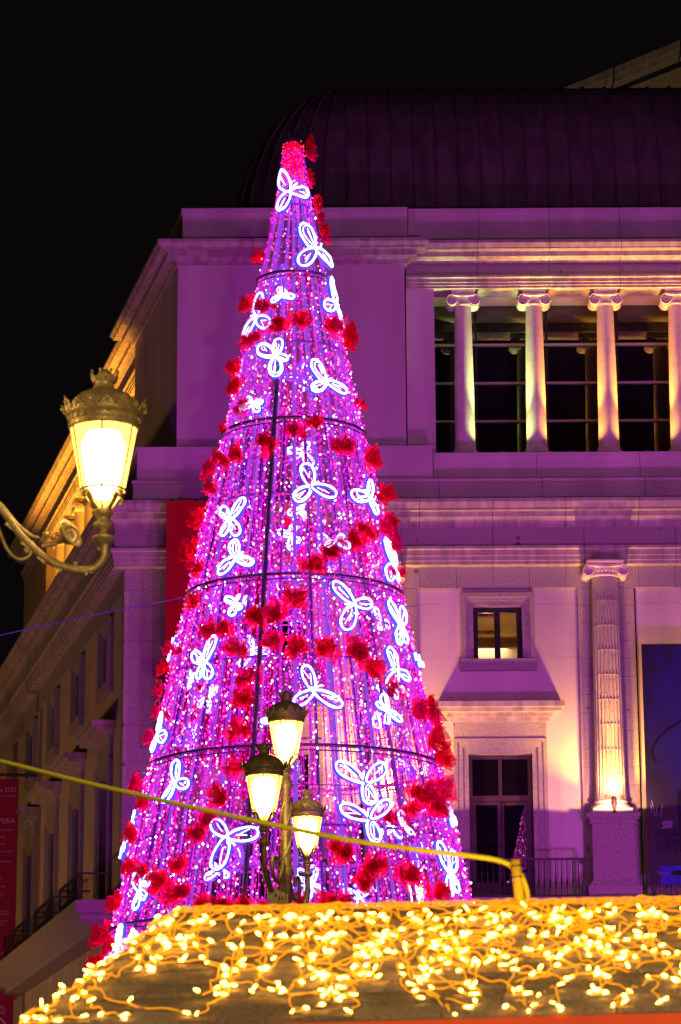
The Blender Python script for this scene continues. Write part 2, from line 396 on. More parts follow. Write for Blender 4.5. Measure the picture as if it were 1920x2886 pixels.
# --- Ionic columns
def spiral(c, r, turns, sgn, n=22):
    return [(c[0]+sgn*r*(1-0.85*i/n)*cos(pi/2+turns*2*pi*i/n), c[1]+r*(1-0.85*i/n)*sin(pi/2+turns*2*pi*i/n)) for i in range(n+1)]
def ionic(F, u0, nc, z0, z1, rb, rt, fluted, hcap, hbase, pw):
    """column standing z0..z1; shaft is the part, capital, base and plinth its pieces"""
    x, y, _ = F.w(u0, nc, 0)
    b = MB(); seg = 72 if fluted else 28
    zs0, zs1 = z0+hbase, z1-hcap; lev = 15 if fluted else 10
    cnt = seg
    for i in range(lev+1):
        t = i/lev; r = rb + (rt-rb)*(t**1.6)
        if i == 0: r *= 1.06
        for k in range(cnt):
            a = 2*pi*k/cnt
            rr = r
            if fluted and 0 < i < lev: rr = r*(1 - 0.085*(1 if k % 3 == 1 else (0.75 if k % 3 == 2 else 0)))
            b.v.append((x+rr*cos(a), y+rr*sin(a), zs0+(zs1-zs0)*t))
    for i in range(lev):
        for k in range(cnt):
            b.f.append([i*cnt+k, i*cnt+(k+1)%cnt, (i+1)*cnt+(k+1)%cnt, (i+1)*cnt+k]); b.m.append(0)
    sh = b.build('column', M['granite'] if fluted else M['capital'], TH, smooth=not fluted)
    if fluted:   # drum joints
        for i in range(1, 9):
            t = i/9; r = rb+(rt-rb)*(t**1.6)
            q = MB(); q.lathe([(r*0.90,-0.003),(r*0.975,-0.003),(r*0.975,0.003),(r*0.90,0.003)], 36, (x,y,zs0+(zs1-zs0)*t)); q.build('drum_joint', M['cornice'], sh)
    # base
    q = MB(); h = hbase*0.65
    q.lathe([(rb*1.0,hbase),(rb*1.1,hbase),(rb*1.15,hbase*0.92),(rb*1.08,hbase*0.84),(rb*1.09,hbase*0.74),(rb*1.28,hbase*0.66),(rb*1.34,hbase*0.54),(rb*1.28,hbase*0.42),(rb*1.2,hbase*0.38)], 32, (x,y,z0))
    q.build('column_base', M['capital'], sh, smooth=True)
    q = MB(); q.fbox(F, u0-pw, u0+pw, nc-pw, nc+pw, z0, z0+hbase*0.38); q.build('plinth_block', M['capital'], sh)
    # capital: echinus, volutes front and sides, abacus
    zc = zs1; q = MB()
    q.lathe([(rt,0),(rt*1.08,hcap*0.05),(rt*1.08,hcap*0.15),(rt*1.02,hcap*0.2),(rt*1.28,hcap*0.55),(rt*1.28,hcap*0.62)], 32, (x,y,zc))
    if fluted:
        for k in range(24):
            a = 2*pi*k/24; q.ball((x+rt*1.16*cos(a), y+rt*1.16*sin(a), zc+hcap*0.38), hcap*0.13, 0.55, 0.55, 1.0, 6, 4)
    e = q.build('capital', M['capital'], sh, smooth=True)
    rv = hcap*0.44; cu = rt*1.30; cz = zc+hcap*0.32
    for s in (-1, 1):
        v = MB()
        for face in (1, -1):
            nn = nc + face*rt*1.12
            pts = spiral((u0+s*cu, cz), rv*0.88, 2.0, -s)
            v.tube([F.w(p[0], nn, p[1]) for p in pts], [rv*0.15*(1-0.6*i/len(pts)) for i in range(len(pts))], 5)
        # bolster
        ring = 14; n0, n1 = nc-rt*1.1, nc+rt*1.1
        base = len(v.v)
        for nn, sc_ in ((n1,1.0),(nc,0.82),(n0,1.0)):
            for k in range(ring):
                a = 2*pi*k/ring; v.v.append(F.w(u0+s*cu+rv*0.9*sc_*cos(a), nn, cz+rv*0.9*sc_*sin(a)))
        for i in range(2):
            for k in range(ring): v.f.append([base+i*ring+k, base+i*ring+(k+1)%ring, base+(i+1)*ring+(k+1)%ring, base+(i+1)*ring+k]); v.m.append(0)
        v.f.append([base+k for k in range(ring)]); v.m.append(0); v.f.append([base+2*ring+k for k in range(ring)][::-1]); v.m.append(0)
        v.build('volute', M['capital'], sh)
    for face in (1, -1):   # band between the volutes, sagging
        v = MB()
        pts = [F.w(u0+cu*(i/5), nc+face*rt*1.12, cz+rv*0.85-hcap*0.05*(1-(i/5)**2)) for i in range(-5, 6)]
        v.tube(pts, hcap*0.13, 6); v.build('capital_band', M['capital'], sh)
    v = MB(); aw = rt*1.42
    v.fbox(F, u0-aw*0.96, u0+aw*0.96, nc-aw*0.9, nc+aw*0.9, zc+hcap*0.78, zc+hcap*0.9); v.fbox(F, u0-aw, u0+aw, nc-aw*0.95, nc+aw*0.95, zc+hcap*0.9, zc+hcap)
    v.build('abacus', M['capital'], sh)
    return sh
loggia_u = [U(px, -1.35, 1050) for px in (1308, 1509, 1711, 1913)]
loggia_u.append(2*loggia_u[-1]-loggia_u[-2])
for u0 in loggia_u:
    ionic(F, u0, -1.38, zLf, zLs, 0.265, 0.215, False, 0.42, 0.24, 0.34)
lamp_cols = [(0.62,0.72,0.20)] + [(1.0,0.36,0.045)]*4
def uplight_fixture(p, label, r=0.06, tilt=0):
    t = thing('uplight', label, 'floodlight', p, 0, 'uplights of the theatre front')
    q = MB(); q.box(-0.10,0.10,-0.08,0.08,0,0.09); q.build('housing', M['iron'], t, local=True)
    q = MB(); q.box(-0.085,0.085,-0.065,0.065,0.09,0.098); q.build('lens', glass_lens, t, local=True)
    return t
glass_lens = M['glass_dark']
names = ['small dark uplight on the loggia sill between the two left columns','small dark uplight on the loggia sill between the middle columns','small dark uplight on the loggia sill beside the rightmost column','small dark uplight on the loggia sill past the right edge']
for i in range(4):
    um = (loggia_u[i]+loggia_u[i+1])/2
    if i < 3: uplight_fixture((um, YF+1.0, zLf), names[i])
    for sgn in (-1, 1):
        uc = loggia_u[i] if sgn < 0 else loggia_u[i+1]
        p = F.w(uc-0.72*sgn, -1.05, zLf+0.06)
        lamp('loggia_uplight', 'SPOT', p, 260, lamp_cols[i], F.w(uc-0.05*sgn, -1.25, zLf+2.0), 0.05, 70, 0.9)
        lamp('loggia_uplight', 'SPOT', p, 2600, lamp_cols[i], F.w(uc-0.12*sgn, -1.28, zLf+2.9), 0.05, 24, 1.0)
# narrow amber grazers along the ledge, lighting the cornice soffits
for px, pw in ((1330,300),(1480,600),(1620,900),(1760,1100),(1900,1250),(2050,1250)):
    p = F.w(U(px,-0.25,1300), -0.12, zp2+0.05)
    lamp('cornice_grazer', 'SPOT', p, pw, (1.0,0.42,0.10), F.w(U(px,-0.25,1300), -0.36, zR), 0.05, 34, 0.8)

# --- metal roof
ROOF_Y = YF + 5.2
rt_r, rt_h = 3.3, 5.35
zr0 = at(1300, 590, ROOF_Y-rt_r+0.6).z - 0.95
x0r = at(655, 575, ROOF_Y).x + rt_r - 0.1
def roof_pt(s, phi, off=0.0):
    """s<0: round the corner (angle), s>=0 along the straight"""
    r = (rt_r+off)*cos(phi); z = zr0+(rt_h+off)*sin(phi)
    if s >= 0: return (x0r+s, ROOF_Y-r, z)
    a = s   # radians, -pi/2..0
    return (x0r+r*sin(a), ROOF_Y-r*cos(a), z)
st = [-pi/2*i/8 for i in range(8,0,-1)] + [0.6*i for i in range(0, 24)]
for i in range(len(st)-1):
    b = MB(); n = 12; s0, s1 = st[i], st[i+1]
    if s0 < 0 and s1 == 0: s1 = 0.0
    ph = [pi/2*k/n for k in range(n+1)]
    A = [roof_pt(s0, p) for p in ph]
    Bq = [roof_pt(s1 if not (s1 == 0 and s0 < 0) else 0.0, p) for p in ph]
    b.add(A+Bq, [(k, n+1+k, n+2+k, k+1) for k in range(n)])
    b.tube([roof_pt(s0, p, 0.03) for p in ph], 0.035, 4)
    b.build('roof_panel', M['zinc'], TH)
b = MB(); b.box(x0r, x0r+15, ROOF_Y, ROOF_Y+14, zr0+rt_h-0.08, zr0+rt_h-0.02); b.build('roof_deck', M['zinc'], TH)
# --- stage house gable behind
YG = 108.0
p0 = at(1633, 241, YG); p1 = at(1920, 123, YG); sl = (p1.z-p0.z)/(p1.x-p0.x)
hw = 12.0; za = p0.z + sl*hw
gx = p0.x - 4.0; p0.z -= 4.0*sl; hw = 16.0; za = p0.z + sl*hw
b = MB(); b.poly([(gx+0.9,YG+0.5,p0.z-9),(gx+2*hw-0.9,YG+0.5,p0.z-9),(gx+2*hw-0.9,YG+0.5,p0.z-0.3),(gx+hw,YG+0.5,za-0.9),(gx+0.9,YG+0.5,p0.z-0.3)], (0,14,0)); b.build('stage_house_wall', M['stucco_side'], TH)
for s in (-1, 1):
    xe = gx if s < 0 else gx+2*hw
    k = 6
    for i in range(k):
        a0, a1 = i/k+0.002, (i+1)/k-0.002
        b = MB(); xa, xb = xe-s*hw*a0, xe-s*hw*a1; z0, z1 = p0.z+sl*hw*a0, p0.z+sl*hw*a1
        for (t0, t1, pr) in ((0,0.33,0.45),(0.33,0.55,0.25)):
            b.poly([(xa,YG-pr,z0-t1),(xb,YG-pr,z1-t1),(xb,YG-pr,z1-t0),(xa,YG-pr,z0-t0)], (0,pr+0.48,0))
        b.build('raking_cornice_stone', M['cornice'], TH)
b = MB(); b.fbox(F, XP+1, UR, -30, -6, 4, zr0+0.5); b.build('core_wall', M['stucco_side'], TH)

# --- lower storey bays
z_sillw, z_wtop, z_wbot = Z(1889,0.12), Z(1706,0.0), Z(1859,0.0)
z_door = Z(2124, 0.0); z_floor = Z(2534, 0.9)
z_hood1, z_hood0 = Z(1976,0.55), Z(2031,0.2)
PER = U(1717)-U(1099)
u_bay = U(1408, 0.05, 2000); W = lambda px: px/PX
hwW, hwD = 71/PX, 91/PX     # half openings
def picture_frame(b, Fr, u0, hw, z0, z1, wd, steps, bottom=True):
    """stepped mitred frame round an opening; steps: (fraction of width from opening, projection)"""
    k = len(steps)
    for i in range(k):
        f0 = steps[i-1][0] if i else 0.0
        f1, pr = steps[i]
        a, c = wd*f0, wd*f1
        inn = [(u0-hw-a, z0 - (a if bottom else 0)), (u0+hw+a, z0-(a if bottom else 0)), (u0+hw+a, z1+a), (u0-hw-a, z1+a)]
        out = [(u0-hw-c, z0 - (c if bottom else 0)), (u0+hw+c, z0-(c if bottom else 0)), (u0+hw+c, z1+c), (u0-hw-c, z1+c)]
        sides = [(1,2),(2,3),(3,0)] + ([(0,1)] if bottom else [])
        for p, q in sides:
            vs = []
            for nn in (-0.02, pr):
                vs += [Fr.w(inn[p][0], nn, inn[p][1]), Fr.w(inn[q][0], nn, inn[q][1]), Fr.w(out[q][0], nn, out[q][1]), Fr.w(out[p][0], nn, out[p][1])]
            b.add(vs, [(3,2,1,0),(4,5,6,7),(0,1,5,4),(1,2,6,5),(2,3,7,6),(3,0,4,7)])
def bay(Fr, u0, hl, hr, lit=False, ajar=0.0, fine=True, wallm='stucco', rail=True):
    # wall panels in courses round the openings
    ys = [z_band-0.004, Z(1702), Z(1853), Z(2005), Z(2160), Z(2315), Z(2470), z_floor-0.3]
    def course(ua, ub, za, zb):
        zs = [za] + [y for y in ys if zb+0.05 < y < za-0.05] + [zb]
        for i in range(len(zs)-1):
            b = MB(); b.fbox(Fr, ua, ub, -0.35, rnd.uniform(-0.0015,0.0015), zs[i+1]+0.0025, zs[i]-0.0025); b.build('wall_panel', M[wallm], TH)
    course(u0-hl, u0-hwD-0.05, ys[0], ys[-1]); course(u0+hwD+0.05, u0+hr, ys[0], ys[-1])
    course(u0-hwD-0.046, u0-hwW, ys[0], z_door); course(u0+hwW, u0+hwD+0.046, ys[0], z_door)
    course(u0-hwW+0.003, u0+hwW-0.003, ys[0], z_wtop); course(u0-hwW+0.003, u0+hwW-0.003, z_wbot, z_door)
    # window
    b = MB(); picture_frame(b, Fr, u0, hwW, z_wbot, z_wtop, 35/PX, [(0.35,0.05),(0.62,0.09),(1.0,0.15)], bottom=False)
    wn = b.build('window', M['granite'], TH)
    b = MB(); b.fbox(Fr, u0-110/PX, u0+110/PX, -0.02, 0.17, z_sillw, z_wbot); b.build('sill', M['granite'], wn)
    b = MB(); nf0, nf1 = -0.34, -0.27
    for (a, c) in ((-hwW, -56/PX), (-8.5/PX, 8.5/PX), (56/PX, hwW)): b.fbox(Fr, u0+a, u0+c, nf0, nf1, z_wbot, z_wtop)
    for (a, c) in ((-56,-8.5),(8.5,56)):
        b.fbox(Fr, u0+a/PX+0.001, u0+c/PX-0.001, nf0, nf1, z_wtop-15/PX, z_wtop); b.fbox(Fr, u0+a/PX+0.001, u0+c/PX-0.001, nf0, nf1, z_wbot, z_wbot+6/PX)
    b.build('window_frame', M['frame_black'], wn)
    for (a, c) in ((-56,-8.5),(8.5,56)):
        b = MB(); b.fbox(Fr, u0+a/PX+0.002, u0+c/PX-0.002, -0.315, -0.305, z_wbot+6.2/PX, z_wtop-15.2/PX); b.build('pane', M['glass'] if lit else M['glass_dark'], wn)
    # door with surround and hood
    b = MB(); picture_frame(b, Fr, u0, hwD, z_floor, z_door, 42/PX, [(0.4,0.06),(0.75,0.10),(1.0,0.13)], bottom=False)
    dr = b.build('balcony_door', M['granite'], TH)
    zt = z_door+42/PX
    b = MB(); b.fbox(Fr, u0-133/PX, u0+133/PX, -0.02, 0.085, zt-0.02, z_hood0); b.build('door_frieze', M['granite'], dr)
    for k in range(3):
        b = MB(); uw = 183/PX; a0, a1 = -uw+2*uw*k/3+0.003, -uw+2*uw*(k+1)/3-0.003
        def cl(v, m): return max(-m, min(m, v))
        for (zt0, zt1, pr, ww) in ((z_hood1, z_hood1-16/PX, 0.62, 183/PX), (z_hood1-16.2/PX, z_hood1-27/PX, 0.50, 176/PX), (z_hood1-27.2/PX, z_hood1-38/PX, 0.24, 150/PX), (z_hood1-38.2/PX, z_hood0, 0.14, 140/PX)):
            b.fbox(Fr, u0+cl(a0, ww), u0+cl(a1, ww), -0.02, pr, zt1, zt0)
        b.build('hood_stone', M['cornice'], dr)
    zt1 = Z(2238); zt0 = Z(2254)
    b = MB(); n0, n1 = -0.34, -0.24
    b.fbox(Fr, u0-hwD, u0-hwD+0.10, n0, n1, z_floor, z_door); b.fbox(Fr, u0+hwD-0.10, u0+hwD, n0, n1, z_floor, z_door)
    b.fbox(Fr, u0-hwD+0.101, u0+hwD-0.101, n0, n1, zt0, zt1); b.fbox(Fr, u0-hwD+0.101, u0+hwD-0.101, n0, n1, z_door-0.10, z_door)
    b.fbox(Fr, u0-0.045, u0+0.045, n0, n1, zt1+0.001, z_door-0.101); b.build('door_frame', M['wood_dark'], dr)
    for s in (-1, 1):
        ua, ub = (u0-hwD+0.11, u0-0.05) if s < 0 else (u0+0.05, u0+hwD-0.11)
        b = MB(); b.fbox(Fr, ua, ub, -0.31, -0.29, zt1+0.01, z_door-0.11); b.build('pane', M['glass_dark'], dr)
        # leaf: stiles, rails and pane, turning on its outer edge
        hu = u0 + s*(hwD-0.102); wl = hwD-0.106
        ang = ajar if s > 0 else 0.0
        def LW(t, nn, z):   # t from hinge inward
            du = -s*(t*cos(ang)); dn = -t*sin(ang)
            return Fr.w(hu+du+(-s)*(-nn*sin(ang))*0, -0.29+dn+nn, z)
        def lbox(bb, t0, t1, a, c, za, zb): bb.hexa([LW(t0,c,za),LW(t1,c,za),LW(t1,a,za),LW(t0,a,za),LW(t0,c,zb),LW(t1,c,zb),LW(t1,a,zb),LW(t0,a,zb)])
        b = MB(); lbox(b, 0, 0.075, -0.025, 0.025, z_floor+0.02, zt0-0.01); lbox(b, wl-0.075, wl, -0.025, 0.025, z_floor+0.02, zt0-0.01)
        lbox(b, 0.076, wl-0.076, -0.025, 0.025, zt0-0.09, zt0-0.01); lbox(b, 0.076, wl-0.076, -0.025, 0.025, z_floor+0.02, z_floor+0.55)
        b.build('door_leaf', M['wood_dark'], dr)
        b = MB(); lbox(b, 0.077, wl-0.077, -0.005, 0.005, z_floor+0.552, zt0-0.092); b.build('pane', M['glass_dark'], dr)
    # dark back of the opening
    b = MB(); b.fbox(Fr, u0-hwD-0.04, u0+hwD+0.04, -1.6, -1.55, z_floor, z_door+0.1); b.build('door_curtain', M['wood_dark'], dr)
    if rail:
        zr1, n1 = Z(2419, 0.9), 0.9
        ul, urr = u0-222*0.998/PX, u0+222/PX
        b = MB(); b.fbox(Fr, ul-0.03, urr+0.03, n1-0.03, n1+0.03, zr1-0.045, zr1); rl = b.build('balcony_railing', M['iron'], TH)
        b = MB(); b.fbox(Fr, ul-0.02, urr+0.02, n1-0.02, n1+0.02, z_floor+0.06, z_floor+0.10); b.build('bottom_rail', M['iron'], rl)
        for uu in (ul, urr):
            b = MB(); b.fbox(Fr, uu-0.035, uu+0.035, n1-0.036, n1+0.036, z_floor, zr1-0.046); b.fbox(Fr, uu-0.025, uu+0.025, 0.1, n1-0.04, zr1-0.045, zr1-0.005); b.fbox(Fr, uu-0.02, uu+0.02, 0.1, n1-0.04, z_floor+0.06, z_floor+0.1); b.build('railing_post', M['iron'], rl)
        h = zr1-0.045-(z_floor+0.10)
        q = MB(); q.lathe([(0.012,0),(0.012,h*0.18),(0.026,h*0.2),(0.014,h*0.24),(0.027,h*0.36),(0.02,h*0.44),(0.011,h*0.55),(0.011,h*0.6),(0.02,h*0.62),(0.011,h*0.64),(0.012,h)], 6)
        me = q.mesh('baluster', M['iron'], True)
        cnt = 28 if fine else 14
        for i in range(1, cnt):
            uu = ul+(urr-ul)*i/cnt; x, y, _ = Fr.w(uu, n1, 0)
            o = bpy.data.objects.new('baluster', me); COL.objects.link(o); o.parent = rl; o.matrix_parent_inverse = Matrix.Identity(4)
            o.location = (x-2, y-YF, z_floor+0.10)
            o.matrix_parent_inverse = Matrix.Translation((2, YF, 0))
            o.location = (x-2, y-YF, z_floor+0.10)
    return wn, dr
hp = PER/2 - 80/PX
bay(F, u_bay, hp, hp, lit=True, ajar=radians(10.1))
bay(F, u_bay-PER, hp, hp)
# poster bay: wall and railing only where the print does not hide it
bay(F, u_bay+PER, hp, hp)
# left wing
for k in range(7):
    bay(LF, 3.44+5.2*k, 2.6 if k else 3.3, 2.6, fine=False, wallm='stucco_side')
# corner pier and pilasters in courses
def pilaster(Fr, ua, ub, n0, n1, za, zb, hgt, mat='granite', name='pilaster_stone'):
    k = max(1, round((za-zb)/hgt)); h = (za-zb)/k
    for i in range(k):
        b = MB(); j = rnd.uniform(-0.003, 0.003)
        b.fbox(Fr, ua, ub, n0, n1+j, zb+h*i+0.003, zb+h*(i+1)-0.003); b.build(name, M[mat], TH)
z_pb = z_floor-0.3
for c in (1717, 1099, 2335):
    pilaster(F, U(c-80,0.12,2000), U(c+80,0.12,2000), -0.3, 0.12, z_band-0.004, z_pb, 0.45)
pilaster(F, XC, U(571), -0.3, 0.12, z_band-0.004, z_pb, 0.42)
pilaster(LF, -0.12, 0.30, -0.3, 0.119, z_band-0.004, z_pb, 0.42)
# giant columns on pedestals
uc0 = U(1716.5, 0.6, 2000); colu = [uc0, uc0-PER, uc0+PER]
z_col0, z_col1 = Z(2296, 0.85), z_a
z_ped = z_col0
for i, u0 in enumerate(colu):
    ionic(F, u0, 0.45, z_col0, z_col1, 0.375, 0.325, True, 45/PX, 42/PX, 0.485)
    b = MB()
    b.fbox(F, u0-0.52, u0+0.52, 0.1, 0.97, z_floor+0.42, z_ped-0.26)
    pd = b.build('pedestal', M['granite'], TH)
    b = MB(); b.fbox(F, u0-0.66, u0+0.66, 0.1, 1.11, z_ped-0.10, z_ped); b.fbox(F, u0-0.62, u0+0.62, 0.1, 1.07, z_ped-0.14, z_ped-0.101); b.fbox(F, u0-0.57, u0+0.57, 0.1, 1.02, z_ped-0.26, z_ped-0.141); b.build('pedestal_cap', M['granite'], pd)
    b = MB(); b.fbox(F, u0-0.65, u0+0.65, 0.1, 1.10, z_floor, z_floor+0.30); b.fbox(F, u0-0.60, u0+0.60, 0.1, 1.05, z_floor+0.301, z_floor+0.36); b.fbox(F, u0-0.56, u0+0.56, 0.1, 1.01, z_floor+0.361, z_floor+0.419); b.build('pedestal_foot', M['granite'], pd)
    lab = ['short dark spotlight at the foot of the fluted column beside the blue poster','short dark spotlight at the foot of the fluted column hidden behind the light tree','short dark spotlight at the foot of the next fluted column past the right edge'][i]
    p = F.w(u0+0.03, 1.03, z_ped)
    t = None if i == 2 else thing('column_spotlight', lab, 'spotlight', p, 0, 'spotlights at the column feet')
    q = MB(); q.lathe([(0.005,0.0),(0.055,0.0),(0.055,0.03),(0.03,0.05),(0.03,0.10),(0.05,0.12),(0.055,0.20),(0.062,0.21),(0.062,0.26),(0.05,0.33),(0.03,0.36),(0.004,0.37)], 12); t is None or q.build('housing', M['wood_dark'], t, smooth=True, local=True)
    q = MB(); q.box(-0.035,0.035,0.055,0.075,0.24,0.32); t is None or q.build('lens', M['glass_dark'], t, local=True)
    lp = F.w(u0, 1.08, z_ped+0.42)
    lamp('column_uplight', 'SPOT', F.w(u0, 1.80, z_ped+0.02), 410, (1.0,0.41,0.19), F.w(u0, 1.80, z_ped+4.0), 0.05, 172, 0.05)
    lamp('column_uplight', 'SPOT', F.w(u0, 1.14, z_ped+0.40), 900, (1.0,0.45,0.05), F.w(u0, 0.68, z_ped+2.2), 0.05, 130, 0.6)
    lamp('column_uplight', 'SPOT', F.w(u0, 1.30, z_ped+0.36), 2200, (1.0,0.42,0.08), F.w(u0, 0.80, z_ped+3.0), 0.05, 24, 1.0)
# balcony slab and base storey
b = MB()
prof = [(-0.3,z_floor-0.001),(1.35,z_floor-0.001),(1.35,z_floor-0.30),(1.22,z_floor-0.36),(1.22,z_floor-0.46),(0.9,z_floor-0.62),(0.9,z_floor-0.75),(-0.3,z_floor-0.75)]
sweep_stones('balcony_stone', prof, path_low, 2.2, M['granite'])
prof = [(-0.3,z_floor-0.753),(0.35,z_floor-0.753),(0.35,z_floor-1.5),(0.45,z_floor-1.52),(0.45,z_floor-1.75),(0.3,z_floor-1.85),(0.3,z_floor-2.8),(-0.3,z_floor-2.8)]
sweep_stones('base_stone', prof, path_low, 2.2, M['cornice'])
sweep_stones('base_stone', [(-0.3,z_floor-2.803),(0.3,z_floor-2.803),(0.3,0),(-0.3,0)], path_low, 3.0, M['granite'])

# lit room behind the small window
zc_ = z_wtop+0.13
b = MB(); n0, n1 = -8.2, -0.36; ua, ub = u_bay-2.0, u_bay+2.6; zf_ = z_wbot-1.1
def quad(bb, a): bb.add(a, [(0,1,2,3)])
quad(b, [F.w(ua,n1,zc_),F.w(ub,n1,zc_),F.w(ub,n0,zc_),F.w(ua,n0,zc_)]); quad(b, [F.w(ua,n0,zf_),F.w(ub,n0,zf_),F.w(ub,n0,zc_),F.w(ua,n0,zc_)])
quad(b, [F.w(ua,n1,zf_),F.w(ua,n0,zf_),F.w(ua,n0,zc_),F.w(ua,n1,zc_)]); quad(b, [F.w(ub,n1,zf_),F.w(ub,n0,zf_),F.w(ub,n0,zc_),F.w(ub,n1,zc_)])
quad(b, [F.w(ua,n1,zf_),F.w(ub,n1,zf_),F.w(ub,n0,zf_),F.w(ua,n0,zf_)])
b.build('lit_room', M['room'], TH)
for (nn, h) in ((-1.7,0.07),(-3.9,0.08),(-4.9,0.24)):
    b = MB(); b.fbox(F, ua+0.01, (u_bay+0.10 if h < 0.2 else ub-0.01), nn-0.12, nn+0.12, zc_-h, zc_-0.001); b.build('ceiling_beam', M['wood'], TH)
b = MB(); b.fbox(F, u_bay-0.9, u_bay+0.58, -6.3, -5.6, zc_-0.05, zc_-0.01); b.build('ceiling_light', M['tube_light'], TH)
for nn, pw in ((-2.2, 14), (-5.6, 40)):
    lamp('room_light', 'POINT', F.w(u_bay, nn, zc_-1.1), pw, (1.0,0.52,0.13), None, 0.3)

# --- left wing upper storey: pavilion side is done, loggia further back
uA, uB = 7.12, 29.3; zL2 = zc_top+0.02
offs = -0.35
prof, zRl = profile(675, nL+0.66, cpR, -1.9)
pl = lambda pr, o: [(n-nL+o, z) for n, z in pr]
pathL = [fpt(UF, uA, 0), fpt(UF, 36, 0)]
sweep_stones('cornice_stone', pl(prof, offs), pathL, 1.75, M['cornice'])
sweep_stones('frieze_stone', pl([(-1.9,zR-0.003),(nL,zR-0.003),(nL,zfr),(-1.9,zfr)], offs), pathL, 1.75, M['granite'])
sweep_stones('architrave_stone', pl(ar2, offs), pathL, 1.75, M['cornice'])
sweep_stones('parapet_stone', pl([(-1.8,zpr0),(nL-0.1,zpr0),(nL-0.1,zpr1),(-1.8,zpr1)], offs-0.3), [fpt(UF, uA+0.3, 0), fpt(UF, 36, 0)], 1.9, M['stucco_side'])
b = MB(); b.fbox(UF, uA+0.1, 36, -3.2, -2.9, zL2-0.4, zLs+0.4); b.build('loggia_back_wall', M['stucco_side'], TH)
b = MB(); b.fbox(UF, uA+0.1, 36, -2.9, -0.9, zLs+0.2, zLs+0.4); b.build('loggia_ceiling', M['stucco_side'], TH)
b = MB(); b.fbox(UF, uA+0.1, 36, -2.9, 0.1, zL2-0.6, zL2); b.build('loggia_floor', M['granite'], TH)
b = MB(); b.fbox(UF, 29.4, 36, -2.8, offs-0.02, zL2, zLs); b.build('end_pier', M['stucco_side'], TH)
for k in range(8):
    ionic(UF, 10.8+2.49*k, offs-0.38, zL2, zLs, 0.265, 0.215, False, 0.42, 0.24, 0.34)
for k in range(7):
    uu = 9.6+2.9*k
    p = UF.w(uu, -1.3, zL2+0.15)
    lamp('loggia_uplight', 'SPOT', p, 1300, (1.0,0.36,0.02), UF.w(uu, -1.5, zL2+5), 0.05, 150, 0.4)
    p = UF.w(uu, 0.35, zL2+0.1)
    lamp('cornice_grazer', 'SPOT', p, 2300, (1.0,0.36,0.03), UF.w(uu, 0.05, zR), 0.05, 66, 0.8)

lamp('gable_fill', 'SPOT', (gx+9, YG-9, zr0+rt_h+0.2), 900, (1.0,0.62,0.35), (gx+7, YG, p0.z+2), 0.3, 120, 0.5)  # added amber spot standing in for city glow on the gable
#PART2
# ------------------------------------------------------------------ banners and poster on the theatre
def wavy_sheet(fn, nu, nv, thick, name, mat, parent, local=False):
    b = MB(); vs = []
    for t in (0, 1):
        for j in range(nv+1):
            for i in range(nu+1): vs.append(fn(i/nu, j/nv, t*thick))
    k = (nu+1)*(nv+1); fs = []
    for j in range(nv):
        for i in range(nu):
            a = j*(nu+1)+i; fs.append((a, a+1, a+nu+2, a+nu+1)); fs.append((k+a+nu+1, k+a+nu+2, k+a+1, k+a))
    for i in range(nu): fs.append((i+1, i, k+i, k+i+1)); a = nv*(nu+1)+i; fs.append((a, a+1, k+a+1, k+a))
    for j in range(nv): a = j*(nu+1); fs.append((a, a+nu+1, k+a+nu+1, k+a)); a += nu; fs.append((a+nu+1, a, k+a, k+a+nu+1))
    b.add(vs, fs); return b.build(name, mat, parent, smooth=False, local=local)
# big red banner beside the corner, behind the light tree
t = thing('red_banner', 'tall plain red banner hanging over the cornice near the theatre corner, behind the tree', 'banner', F.w(U(620), 1.3, z_floor))
r0, r1 = U(467, 1.3, 1700), U(770, 1.3, 1700); zt, zb = Z(1405, 1.3), Z(2150, 1.3)
wavy_sheet(lambda a, c, d: F.w(r0+(r1-r0)*a, 1.28+0.03*sin(a*9)+d, zb+(zt-zb)*c), 14, 2, 0.02, 'cloth', M['red_banner'], t)
for k in range(5):
    b = MB(); x_ = r0+(r1-r0)*(0.06+0.22*k); b.fbox(F, x_-0.03, x_+0.03, 1.15, 1.40, zt-0.03, zt+0.03); b.build('clip', M['iron'], t)
# maroon programme banner on a pole at the left wing
bp = Vector(LF.w(18.0, 0.1, Z(2183)))
BY = bp.y
t = thing('maroon_banner', 'narrow maroon programme banner with pale lettering hanging from a pole, left edge', 'banner', (at(10,2500,BY).x, BY, 0))
pl_, pr_ = at(-260, 2190, BY), at(54, 2196, BY); pb_ = at(36, 2990, BY)
def bfn(a, c, d):   # c 0 bottom .. 1 top
    xr = pb_.x + (pr_.x-pb_.x)*c; x = pl_.x + (xr-pl_.x)*a
    return (x, BY-0.02-0.05*sin(a*7+c*3)*(1-c)-d, pb_.z+(pr_.z-pb_.z)*c)
wavy_sheet(bfn, 12, 12, 0.012, 'cloth', M['maroon_banner'], t)
b = MB(); q0 = at(112, 2186, BY); q1 = at(-280, 2176, BY); b.tube([q0, q1], 0.045, 8); b.build('pole', M['iron'], t)
b = MB(); b.tube([q0+Vector((0,0,-0.32)), q0+Vector((0.1,0,0.12))], 0.06, 6); b.build('pole_bracket', M['iron'], t)
sB = BY/cos(radians(0))/FPX
def letters(s, px, py, h):
    me = text_mesh(s, h*sB*1.42, M['print_pink'])
    p = at(px, py, BY-0.11); o = link('lettering', me, t, mat=WINV[t.name] @ Matrix.Translation(p) @ Matrix.Rotation(radians(90), 4, 'X'))
